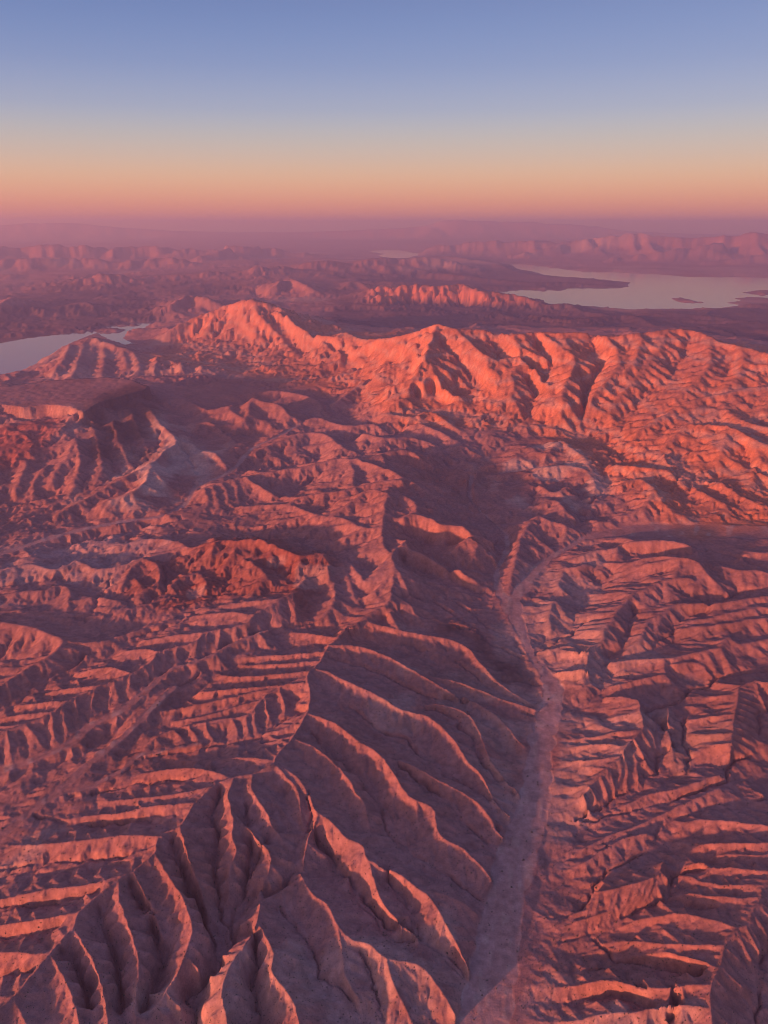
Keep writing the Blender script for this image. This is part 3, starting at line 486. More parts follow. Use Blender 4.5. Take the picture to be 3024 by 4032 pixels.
    [(-26422, 57696, 1048), (-26942, 56455, 627.2), (-27721, 54149, 106.3)],
    [(-26422, 57696, 1048), (-26799, 58937, 605), (-27364, 61243, 50.8)],
    [(-25440, 57227, 982.2), (-25612, 56060, 586.1), (-25869, 53892, 96.3)],
    [(-25440, 57227, 982.2), (-25124, 58395, 565.3), (-24650, 60562, 44.2)],
    [(-25115, 58411, 1075), (-25581, 57140, 643.6), (-26280, 54779, 110.2)],
    [(-25115, 58411, 1075), (-24806, 59682, 620.9), (-24341, 62043, 53.5)],
    [(-24038, 57904, 1111), (-23806, 56593, 665.9), (-23457, 54157, 115.6)],
    [(-24038, 57904, 1111), (-24660, 59215, 642.5), (-25592, 61651, 57.1)],
    [(-23265, 58119, 1134), (-23008, 56783, 680), (-22623, 54300, 119)],
    [(-23265, 58119, 1134), (-23889, 59456, 656.1), (-24826, 61939, 59.4)],
    [(-22246, 57753, 1122), (-22814, 56429, 672.9), (-23665, 53971, 117.3)],
    [(-22246, 57753, 1122), (-22104, 59077, 649.2), (-21890, 61536, 58.2)],
    [(-21915, 58991, 1035), (-22281, 57765, 618.8), (-22831, 55488, 104.2)],
    [(-21915, 58991, 1035), (-21387, 60217, 596.9), (-20594, 62495, 49.5)],
    [(-20929, 58245, 906.7), (-20953, 57162, 539.3), (-20989, 55152, 85)],
    [(-20929, 58245, 906.7), (-21148, 59328, 520), (-21476, 61338, 36.7)],
    [(-20575, 59328, 882), (-20217, 58273, 524), (-19681, 56314, 81.3)],
    [(-20575, 59328, 882), (-21142, 60383, 505.2), (-21993, 62343, 34.2)],
    [(-19380, 58287, 944.9), (-19091, 57162, 563.1), (-18657, 55071, 90.7)],
    [(-19380, 58287, 944.9), (-19955, 59413, 543), (-20816, 61503, 40.5)],
    [(-19092, 59997, 928.3), (-19534, 58890, 552.8), (-20197, 56834, 88.2)],
    [(-19092, 59997, 928.3), (-18520, 61104, 533), (-17663, 63159, 38.8)],
    [(-18163, 59737, 911.9), (-17938, 58649, 542.6), (-17600, 56627, 85.8)],
    [(-18163, 59737, 911.9), (-18507, 60826, 523.1), (-19024, 62847, 37.2)],
    [(-17428, 60147, 940.5), (-17920, 59027, 560.3), (-18657, 56946, 90.1)],
    [(-17428, 60147, 940.5), (-16823, 61268, 540.3), (-15914, 63349, 40.1)],
    [(-16538, 60018, 937.4), (-16327, 58901, 558.4), (-16011, 56826, 89.6)],
    [(-16538, 60018, 937.4), (-16128, 61135, 538.4), (-15515, 63209, 39.7)],
    [(-15766, 60309, 871.5), (-16196, 59266, 517.5), (-16840, 57328, 79.7)],
    [(-15766, 60309, 871.5), (-15617, 61352, 498.9), (-15394, 63290, 33.1)],
    [(-14723, 59822, 975.1), (-14916, 58663, 581.8), (-15206, 56510, 95.3)],
    [(-14723, 59822, 975.1), (-15074, 60981, 561.1), (-15601, 63134, 43.5)],
    [(-13592, 59778, 821.5), (-13780, 58791, 486.5), (-14063, 56957, 72.2)],
    [(-13592, 59778, 821.5), (-13464, 60765, 468.9), (-13271, 62599, 28.1)],
    [(-12583, 60385, 827.6), (-12755, 59391, 490.3), (-13013, 57545, 73.1)],
    [(-12583, 60385, 827.6), (-12713, 61380, 472.6), (-12907, 63226, 28.8)],
    [(-11751, 60904, 1035), (-12260, 59677, 619.2), (-13025, 57398, 104.3)],
    [(-11751, 60904, 1035), (-11286, 62130, 597.3), (-10590, 64409, 49.5)],
    [(-10831, 60265, 1008), (-10629, 59069, 602.3), (-10326, 56847, 100.2)],
    [(-10831, 60265, 1008), (-10415, 61462, 581), (-9790, 63684, 46.8)],
    [(-10054, 60392, 990), (-10143, 59216, 591), (-10278, 57032, 97.5)],
    [(-10054, 60392, 990), (-9581, 61568, 570), (-8873, 63752, 45)],
    [(-9405, 61382, 949.4), (-9383, 60251, 565.9), (-9349, 58152, 91.4)],
    [(-9405, 61382, 949.4), (-9286, 62513, 545.7), (-9106, 64612, 40.9)],
    [(-8693, 62052, 782.7), (-8614, 61108, 462.5), (-8495, 59355, 66.4)],
    [(-8693, 62052, 782.7), (-8434, 62996, 445.6), (-8045, 64748, 24.3)],
    [(-7690, 61521, 679.7), (-7789, 60693, 398.6), (-7938, 59154, 51)],
    [(-7690, 61521, 679.7), (-8072, 62350, 383.8), (-8644, 63888, 14)],
    [(-6752, 61976, 542.1), (-7112, 61301, 313.3), (-7651, 60049, 30.3)],
    [(-6752, 61976, 542.1), (-6981, 62650, 301.2), (-7325, 63902, 0.2)],
    [(-11835, 51201, 508.8), (-11820, 52952, 637), (-11774, 54624, 625.5), (-11461, 55191, 801.6), (-11228, 55886, 857.8), (-11060, 56945, 869.1), (-10752, 57360, 966.6)],
    [(-11820, 52952, 637), (-12128, 52172, 372.2), (-12590, 50722, 44.6)],
    [(-11820, 52952, 637), (-12124, 53733, 358.2), (-12581, 55183, 9.7)],
    [(-11461, 55191, 801.6), (-11600, 54226, 474.2), (-11807, 52434, 69.2)],
    [(-11461, 55191, 801.6), (-11587, 56156, 456.9), (-11777, 57948, 26.2)],
    [(-11060, 56945, 869.1), (-10607, 55904, 516), (-9929, 53972, 79.4)],
    [(-11060, 56945, 869.1), (-11473, 57986, 497.5), (-12094, 59918, 32.9)],
    [(-21955, 46270, 574.9), (-21386, 45777, 636.4), (-21390, 46501, 621.4), (-21143, 46700, 642.1), (-20454, 45906, 677.8), (-20198, 46077, 692.9), (-19797, 45907, 689.8), (-19664, 46347, 681.4), (-19278, 46214, 738.9), (-19228, 46842, 631.5), (-19308, 47869, 655.7), (-18641, 47005, 638.2), (-18320, 47032, 670), (-18128, 47393, 682.6), (-17714, 47209, 641.1), (-17670, 48038, 598.2), (-17355, 48126, 513.8), (-16716, 47350, 600.1), (-16454, 47585, 520.2)],
    [(-21386, 45777, 636.4), (-21233, 44997, 371.8), (-21003, 43548, 44.5)],
    [(-21386, 45777, 636.4), (-20994, 46557, 357.9), (-20405, 48006, 9.6)],
    [(-21143, 46700, 642.1), (-21012, 45914, 375.3), (-20815, 44454, 45.3)],
    [(-21143, 46700, 642.1), (-21205, 47487, 361.2), (-21299, 48947, 10.2)],
    [(-20198, 46077, 692.9), (-19740, 45234, 406.8), (-19053, 43668, 52.9)],
    [(-20198, 46077, 692.9), (-20674, 46920, 391.7), (-21388, 48486, 15.3)],
    [(-19664, 46347, 681.4), (-20080, 45516, 399.7), (-20705, 43974, 51.2)],
    [(-19664, 46347, 681.4), (-19398, 47177, 384.8), (-19001, 48719, 14.1)],
    [(-19228, 46842, 631.5), (-19308, 46067, 368.7), (-19427, 44629, 43.7)],
    [(-19228, 46842, 631.5), (-19631, 47616, 354.9), (-20235, 49054, 9.1)],
    [(-18641, 47005, 638.2), (-18597, 46223, 372.9), (-18532, 44771, 44.7)],
    [(-18641, 47005, 638.2), (-18203, 47787, 358.9), (-17547, 49239, 9.8)],
    [(-18128, 47393, 682.6), (-18110, 46562, 400.4), (-18083, 45017, 51.4)],
    [(-18128, 47393, 682.6), (-18271, 48225, 385.5), (-18485, 49770, 14.3)],
    [(-17670, 48038, 598.2), (-18012, 47301, 348.1), (-18525, 45932, 38.7)],
    [(-17670, 48038, 598.2), (-18031, 48776, 334.9), (-18573, 50145, 5.8)],
    [(-16716, 47350, 600.1), (-16379, 46611, 349.3), (-15874, 45238, 39)],
    [(-16716, 47350, 600.1), (-16723, 48090, 336.1), (-16735, 49463, 6)],
    [(-14812, 46690, 532), (-14386, 46382, 522), (-14065, 46460, 628.9), (-14204, 48055, 566.6), (-13520, 46887, 654.4), (-13362, 47514, 615.5), (-13003, 47444, 629.1), (-12743, 47750, 643.2), (-12246, 47135, 628), (-12030, 47602, 574.3), (-11636, 47373, 554.7)],
    [(-14386, 46382, 522), (-14354, 45730, 300.8), (-14308, 44520, 27.3)],
    [(-14386, 46382, 522), (-14072, 47034, 289.2), (-13601, 48245, -1.8)],
    [(-14204, 48055, 566.6), (-14125, 47353, 328.5), (-14007, 46050, 34)],
    [(-14204, 48055, 566.6), (-13918, 48756, 316), (-13489, 50060, 2.7)],
    [(-13362, 47514, 615.5), (-13609, 46757, 358.8), (-13980, 45352, 41.3)],
    [(-13362, 47514, 615.5), (-13780, 48270, 345.3), (-14406, 49675, 7.5)],
    [(-12743, 47750, 643.2), (-12707, 46962, 376), (-12654, 45500, 45.5)],
    [(-12743, 47750, 643.2), (-12755, 48538, 361.9), (-12773, 50000, 10.3)],
    [(-12030, 47602, 574.3), (-11972, 46892, 333.3), (-11885, 45572, 35.1)],
    [(-12030, 47602, 574.3), (-12130, 48313, 320.6), (-12281, 49632, 3.4)],
    [(-68471, 117907, 2020), (-68157, 118640, 1995), (-67346, 118515, 1979), (-66956, 119128, 1938), (-66048, 118898, 2100), (-65358, 118989, 2072), (-64326, 118428, 1989), (-64090, 119433, 2145), (-63041, 118879, 2183), (-62162, 118608, 2143), (-61423, 118639, 2208), (-60864, 118938, 2044), (-60262, 119220, 2040), (-59885, 120015, 2174), (-58881, 119524, 2230), (-58021, 119302, 2251), (-57882, 120555, 2216), (-57024, 120358, 2266), (-55954, 119644, 2171), (-54998, 119814, 2300), (-54087, 120075, 2392), (-52920, 120571, 2582), (-52544, 121509, 2521), (-51856, 121785, 2563), (-50903, 121379, 2455), (-49775, 120903, 2588), (-49070, 121353, 2446), (-48159, 121380, 2519), (-47357, 121462, 2609), (-46402, 121087, 2544), (-45985, 122135, 2497), (-45359, 122656, 2448), (-44528, 122630, 2390), (-43187, 121752, 2349), (-42477, 122582, 2099), (-41522, 122141, 2088), (-41051, 123135, 2080), (-40156, 122847, 2000), (-39634, 123768, 1878), (-38766, 123672, 1878), (-37653, 122722, 1742), (-36956, 123174, 1750), (-36443, 124264, 1731), (-35352, 123671, 1601), (-34448, 123761, 1584), (-33560, 123906, 1537)],
    [(-68157, 118640, 1995), (-67454, 116339, 1214), (-66399, 112065, 248.2)],
    [(-66956, 119128, 1938), (-66872, 116890, 1178), (-66747, 112736, 239.6)],
    [(-65358, 118989, 2072), (-65096, 116600, 1262), (-64703, 112165, 259.9)],
    [(-64090, 119433, 2145), (-63203, 116963, 1307), (-61872, 112376, 270.8)],
    [(-62162, 118608, 2143), (-63425, 116141, 1306), (-65319, 111559, 270.5)],
    [(-60864, 118938, 2044), (-62121, 116582, 1244), (-64008, 112206, 255.6)],
    [(-59885, 120015, 2174), (-59937, 117513, 1325), (-60014, 112867, 275.1)],
    [(-58021, 119302, 2251), (-58338, 116713, 1373), (-58815, 111905, 286.7)],
    [(-57024, 120358, 2266), (-57688, 117753, 1382), (-58684, 112914, 288.9)],
    [(-54998, 119814, 2300), (-54809, 117172, 1403), (-54526, 112263, 294)],
    [(-52920, 120571, 2582), (-52071, 117612, 1578), (-50797, 112116, 336.3)],
    [(-51856, 121785, 2563), (-52354, 118848, 1566), (-53100, 113392, 333.4)],
    [(-49775, 120903, 2588), (-48139, 117937, 1582), (-45687, 112429, 337.2)],
    [(-48159, 121380, 2519), (-47004, 118491, 1539), (-45272, 113127, 326.8)],
    [(-46402, 121087, 2544), (-46733, 118170, 1555), (-47228, 112752, 330.7)],
    [(-45359, 122656, 2448), (-44294, 119847, 1495), (-42697, 114630, 316.2)],
    [(-43187, 121752, 2349), (-44612, 119054, 1434), (-46750, 114043, 301.4)],
    [(-41522, 122141, 2088), (-42626, 119735, 1272), (-44281, 115266, 262.2)],
    [(-40156, 122847, 2000), (-39101, 120540, 1217), (-37518, 116255, 249)],
    [(-38766, 123672, 1878), (-38029, 121502, 1141), (-36924, 117472, 230.6)],
    [(-36956, 123174, 1750), (-36532, 121147, 1062), (-35897, 117382, 211.5)],
    [(-35352, 123671, 1601), (-35091, 121810, 970.1), (-34698, 118354, 189.2)],
    [(-8673, 122731, 1285), (-7884, 122753, 1347), (-7080, 122536, 1474), (-6314, 122894, 1370), (-5523, 122852, 1380), (-4729, 122766, 1515), (-3924, 122240, 1496), (-3154, 122850, 1539), (-2379, 123575, 1639), (-1574, 122641, 1601), (-795.4, 123936, 1603), (0, 123364, 1606), (869.8, 123241, 1671), (1733, 122734, 1672), (2613, 123471, 1804), (3478, 123250, 1836), (4437, 124127, 1814), (5391, 124639, 1965), (6331, 124774, 2157), (7128, 124417, 2299), (7923, 124172, 2611), (8708, 123845, 2911), (9659, 124890, 2935), (10525, 124791, 3045), (11436, 125168, 3070), (12272, 124740, 3110), (13255, 125678, 2937), (14031, 124717, 2913), (14940, 124983, 2917), (15830, 125040, 2824), (16804, 125725, 2770), (17766, 126283, 2786), (18500, 125233, 2761), (19512, 126095, 2809), (20450, 126426, 2849), (21221, 125677, 2718), (22133, 125536, 2805), (23251, 126458, 2714), (24308, 126999, 2654), (25246, 127194, 2582), (26124, 127071, 2484), (26940, 126690, 2446), (27861, 126822, 2453), (28784, 127105, 2424), (29833, 127824, 2175), (30486, 126978, 2272), (31384, 127061, 2073), (32408, 127698, 2048), (33489, 128394, 2043), (34122, 127264, 1746), (34994, 127131, 1651), (35970, 127385, 1577)],
    [(-7884, 122753, 1347), (-7771, 121177, 812.3), (-7602, 118251, 151)],
    [(-6314, 122894, 1370), (-6893, 121293, 826.3), (-7760, 118320, 154.4)],
    [(-4729, 122766, 1515), (-4538, 121002, 916.6), (-4252, 117725, 176.3)],
    [(-3154, 122850, 1539), (-2765, 121059, 931.5), (-2181, 117733, 179.9)],
    [(-1574, 122641, 1601), (-2507, 120781, 970), (-3906, 117325, 189.2)],
    [(0, 123364, 1606), (713.7, 121498, 973.1), (1784, 118032, 189.9)],
    [(1733, 122734, 1672), (1330, 120795, 1014), (726.4, 117193, 199.8)],
    [(3478, 123250, 1836), (3830, 121127, 1115), (4358, 117184, 224.3)],
    [(5391, 124639, 1965), (4688, 122372, 1195), (3635, 118160, 243.7)],
    [(7128, 124417, 2299), (8157, 121775, 1402), (9700, 116869, 293.8)],
    [(8708, 123845, 2911), (7190, 120518, 1782), (4913, 114339, 385.6)],
    [(10525, 124791, 3045), (9161, 121314, 1865), (7114, 114856, 405.7)],
    [(12272, 124740, 3110), (10860, 121189, 1905), (8741, 114595, 415.5)],
    [(14031, 124717, 2913), (12527, 121387, 1784), (10272, 115202, 386)],
    [(15830, 125040, 2824), (16702, 121810, 1728), (18010, 115811, 372.6)],
    [(17766, 126283, 2786), (18872, 123095, 1704), (20532, 117176, 366.9)],
    [(19512, 126095, 2809), (21070, 122881, 1719), (23406, 116913, 370.4)],
    [(21221, 125677, 2718), (21666, 122566, 1662), (22333, 116787, 356.7)],
    [(23251, 126458, 2714), (21843, 123352, 1660), (19731, 117583, 356)],
    [(25246, 127194, 2582), (23773, 124235, 1578), (21564, 118739, 336.3)],
    [(26940, 126690, 2446), (26538, 123884, 1494), (25934, 118672, 315.9)],
    [(28784, 127105, 2424), (29358, 124323, 1480), (30219, 119156, 312.6)],
    [(30486, 126978, 2272), (29244, 124366, 1386), (27380, 119515, 289.8)],
    [(32408, 127698, 2048), (32525, 125337, 1247), (32701, 120952, 256.2)],
    [(34122, 127264, 1746), (33238, 125242, 1059), (31913, 121486, 210.8)],
    [(4137, 72759, 652.7), (4589, 71761, 745.5), (5091, 71661, 748.5), (5538, 70895, 843.4), (6057, 71058, 816), (6646, 71992, 844.9), (7096, 71417, 974.1), (7572, 70983, 1083), (7999, 70108, 1031), (8563, 70505, 1062), (9139, 70975, 1151), (9567, 70278, 1168), (10113, 70385, 1186), (10703, 70732, 1087), (11152, 70173, 1057), (11652, 70011, 1126), (11990, 68905, 1134), (12476, 68738, 1215), (13148, 69784, 1092), (13480, 69067, 1145), (14072, 69658, 1106), (14505, 69433, 1039), (14980, 69429, 998), (15215, 68423, 1040), (15859, 69269, 1057), (16183, 68734, 1160), (16651, 68803, 1197), (16766, 67467, 1311), (17431, 68332, 1314), (17749, 67611, 1422), (18458, 68344, 1409), (18930, 68232, 1534), (18980, 66841, 1611), (19460, 67021, 1734), (19788, 66633, 1734), (20342, 66805, 1732), (20707, 66364, 1751), (21361, 66825, 1696), (21513, 65809, 1615), (21960, 65735, 1570), (22534, 66050, 1555), (22753, 65289, 1437), (23336, 65633, 1446), (24046, 66312, 1442), (24464, 66146, 1373), (24465, 64897, 1374), (24708, 64465, 1356), (25542, 65614, 1440), (25967, 65678, 1502), (26090, 64952, 1479), (26117, 64065, 1593), (26600, 64078, 1637), (27491, 65025, 1577), (27936, 64906, 1547), (27717, 63309, 1629), (28204, 63407, 1838), (28786, 63651, 1870), (29147, 63244, 1771), (29977, 63877, 1732), (30016, 63120, 1810), (30644, 63617, 1902), (30491, 62473, 1931), (31107, 62912, 1944), (31849, 63495, 1911), (32005, 62911, 1893), (31878, 61785, 1853), (32250, 61672, 1883), (33070, 62377, 1820), (33216, 61800, 1757)],
    [(4589, 71761, 745.5), (4453, 70859, 439.4), (4250, 69183, 60.8)],
    [(4589, 71761, 745.5), (4566, 72663, 423.3), (4531, 74339, 20.6)],
    [(5538, 70895, 843.4), (5633, 69884, 500.1), (5775, 68005, 75.5)],
    [(5538, 70895, 843.4), (6077, 71907, 482), (6885, 73786, 30.3)],
    [(6646, 71992, 844.9), (6346, 70979, 501), (5896, 69097, 75.7)],
    [(6646, 71992, 844.9), (6725, 73006, 482.9), (6845, 74888, 30.5)],
    [(7572, 70983, 1083), (7226, 69703, 648.4), (6706, 67327, 111.4)],
    [(7572, 70983, 1083), (7639, 72263, 625.6), (7738, 74639, 54.3)],
    [(8563, 70505, 1062), (8895, 69248, 635.7), (9394, 66914, 108.3)],
    [(8563, 70505, 1062), (8037, 71762, 613.3), (7247, 74096, 52.2)],
    [(9567, 70278, 1168), (9538, 68903, 701.2), (9493, 66349, 124.2)],
    [(10703, 70732, 1087), (9981, 69448, 650.9), (8898, 67063, 112)],
    [(10703, 70732, 1087), (11101, 72016, 628), (11698, 74401, 54.7)],
    [(11652, 70011, 1126), (11529, 68683, 675.3), (11344, 66216, 117.9)],
    [(11652, 70011, 1126), (11658, 71340, 651.6), (11668, 73806, 58.6)],
    [(12476, 68738, 1215), (12656, 67310, 730.7), (12927, 64657, 131.3)],
    [(13480, 69067, 1145), (12795, 67717, 687.3), (11768, 65210, 120.8)],
    [(14505, 69433, 1039), (13855, 68202, 621.4), (12881, 65916, 104.8)],
    [(14505, 69433, 1039), (14344, 70664, 599.4), (14102, 72950, 49.9)],
    [(15215, 68423, 1040), (14998, 67192, 621.8), (14672, 64904, 105)],
    [(15215, 68423, 1040), (14541, 69655, 599.8), (13530, 71942, 50)],
    [(16183, 68734, 1160), (15867, 67367, 696.5), (15393, 64829, 123)],
    [(16766, 67467, 1311), (17038, 65932, 789.7), (17445, 63081, 145.6)],
    [(17749, 67611, 1422), (17503, 65950, 859.1), (17135, 62867, 162.4)],
    [(18930, 68232, 1534), (19365, 66446, 928.4), (20018, 63130, 179.1)],
    [(19460, 67021, 1734), (20493, 65012, 1053), (22042, 61279, 209.2)],
    [(20342, 66805, 1732), (19888, 64798, 1051), (19206, 61071, 208.8)],
    [(21361, 66825, 1696), (22332, 64858, 1029), (23788, 61204, 203.5)],
    [(21960, 65735, 1570), (21853, 63910, 950.4), (21692, 60521, 184.4)],
    [(22753, 65289, 1437), (22808, 63613, 867.9), (22891, 60500, 164.5)],
    [(24046, 66312, 1442), (24862, 64630, 871.1), (26086, 61507, 165.3)],
    [(24465, 64897, 1374), (24560, 63291, 828.9), (24702, 60309, 155.1)],
    [(25542, 65614, 1440), (24847, 63934, 869.7), (23805, 60815, 164.9)],
    [(26090, 64952, 1479), (26079, 63229, 894.2), (26062, 60027, 170.9)],
    [(26600, 64078, 1637), (25964, 62177, 992.4), (25010, 58647, 194.6)],
    [(27936, 64906, 1547), (27031, 63106, 936.2), (25673, 59764, 181)],
    [(28204, 63407, 1838), (27820, 61282, 1117), (27245, 57334, 224.7)],
    [(29147, 63244, 1771), (30243, 61194, 1075), (31887, 57385, 214.7)],
    [(30016, 63120, 1810), (29479, 61026, 1099), (28674, 57136, 220.5)],
    [(30491, 62473, 1931), (31106, 60242, 1175), (32028, 56100, 238.7)],
    [(31849, 63495, 1911), (32679, 61288, 1162), (33925, 57188, 235.6)],
    [(31878, 61785, 1853), (31605, 59642, 1126), (31196, 55662, 227)],
    [(33070, 62377, 1820), (32458, 60271, 1106), (31540, 56359, 222.1)],
    [(15826, 55388, 345.9), (16567, 56564, 292.3), (16971, 56599, 383.1), (17442, 56811, 357.2), (17703, 56397, 499.1), (18541, 57771, 494.3), (18583, 56641, 527.4), (19018, 56776, 641.7), (19836, 57979, 581.4), (19981, 57243, 692.2), (20432, 57412, 819.7), (21137, 58252, 856.3), (21740, 58765, 849.9), (22382, 59364, 851.6), (22765, 59301, 955.2), (22860, 58469, 988.4), (23709, 59597, 1067), (24354, 60129, 1194), (24418, 59182, 1224), (25366, 60407, 1290)],
    [(16567, 56564, 292.3), (16458, 56170, 158.4), (16295, 55437, -7.1)],
    [(16567, 56564, 292.3), (16476, 56959, 151.4), (16340, 57692, -24.8)],
    [(17442, 56811, 357.2), (17176, 56344, 198.7), (16776, 55476, 2.6)],
    [(17442, 56811, 357.2), (17580, 57278, 190.3), (17787, 58146, -18.3)],
    [(18541, 57771, 494.3), (18552, 57150, 283.7), (18569, 55997, 23.2)],
    [(18541, 57771, 494.3), (18826, 58392, 272.6), (19254, 59545, -4.6)],
    [(19018, 56776, 641.7), (18987, 55990, 375), (18940, 54531, 45.3)],
    [(19018, 56776, 641.7), (18708, 57562, 361), (18244, 59022, 10.2)],
    [(19981, 57243, 692.2), (19708, 56401, 406.4), (19299, 54836, 52.8)],
    [(19981, 57243, 692.2), (19754, 58086, 391.3), (19412, 59650, 15.2)],
    [(21137, 58252, 856.3), (21661, 57226, 508.1), (22447, 55320, 77.4)],
    [(21137, 58252, 856.3), (20791, 59278, 489.8), (20273, 61184, 31.6)],
    [(22382, 59364, 851.6), (21901, 58343, 505.2), (21180, 56447, 76.7)],
    [(22382, 59364, 851.6), (22210, 60385, 487), (21952, 62281, 31.2)],
    [(22860, 58469, 988.4), (22295, 57295, 590), (21448, 55114, 97.3)],
    [(22860, 58469, 988.4), (22759, 59643, 569.1), (22609, 61824, 44.8)],
    [(24354, 60129, 1194), (24550, 58724, 717.5), (24842, 56116, 128.1)],
    [(20366, 52640, 23), (20603, 52319, 134.7), (21129, 52721, 180.5), (21439, 52564, 206.7), (22147, 53378, 209), (22648, 53691, 284.4), (22750, 53054, 364.7), (23060, 52988, 400), (23613, 53461, 383.4), (24112, 53849, 499.4), (24948, 54931, 487.1), (24947, 54162, 530.7), (25672, 54976, 538.6), (26138, 55225, 576.7)],
    [(20603, 52319, 134.7), (20716, 52101, 60.7), (20887, 51696, -30.8)],
    [(20603, 52319, 134.7), (20507, 52537, 56.8), (20364, 52942, -40.5)],
    [(21439, 52564, 206.7), (21531, 52265, 105.4), (21669, 51710, -20)],
    [(21439, 52564, 206.7), (21383, 52862, 100), (21300, 53417, -33.3)],
    [(22648, 53691, 284.4), (22473, 53306, 153.5), (22210, 52589, -8.3)],
    [(22648, 53691, 284.4), (22706, 54077, 146.7), (22793, 54793, -25.6)],
    [(23060, 52988, 400), (23263, 52473, 225.2), (23567, 51516, 9)],
    [(23060, 52988, 400), (23109, 53503, 216), (23181, 54460, -14)],
    [(24112, 53849, 499.4), (23789, 53222, 286.8), (23306, 52059, 23.9)],
    [(24112, 53849, 499.4), (24450, 54476, 275.6), (24957, 55639, -4.1)],
    [(24947, 54162, 530.7), (24859, 53500, 306.2), (24728, 52272, 28.6)],
    [(24947, 54162, 530.7), (25050, 54823, 294.4), (25205, 56052, -0.9)],
    [(10488, 61303, 447.9), (11235, 63061, 443.8), (11716, 63285, 585.1), (12440, 64734, 607.9), (12780, 64157, 698.5), (13485, 65254, 779.5), (14082, 65774, 887.1), (15007, 67709, 871.8)],
    [(11235, 63061, 443.8), (11422, 62497, 252.3), (11703, 61449, 15.6)],
    [(11235, 63061, 443.8), (11491, 63625, 242.3), (11874, 64673, -9.6)],
    [(12440, 64734, 607.9), (12446, 63986, 354.1), (12454, 62597, 40.2)],
    [(12440, 64734, 607.9), (12102, 65482, 340.8), (11594, 66872, 6.8)],
    [(13485, 65254, 779.5), (13395, 64314, 460.5), (13260, 62567, 65.9)],
    [(13485, 65254, 779.5), (13191, 66194, 443.7), (12750, 67940, 23.9)],
    [(20855, 65243, 1716), (20447, 62604, 1079), (19729, 58664, 615.5)],
    [(20447, 62604, 1079), (19876, 61329, 645.9), (19018, 58961, 110.8)],
    [(20447, 62604, 1079), (20464, 63879, 623.1), (20489, 66247, 53.9)],
    [(28353, 62693, 1879), (27474, 59714, 1144), (26163, 55946, 627.3)],
    [(27474, 59714, 1144), (26862, 58365, 686.6), (25943, 55860, 120.6)],
    [(17190, 67384, 1331), (17210, 65060, 760.7), (16807, 61334, 281)],
    [(17210, 65060, 760.7), (17722, 64141, 448.8), (18490, 62434, 63.1)],
    [(17210, 65060, 760.7), (17255, 65979, 432.4), (17322, 67686, 22.1)],
]
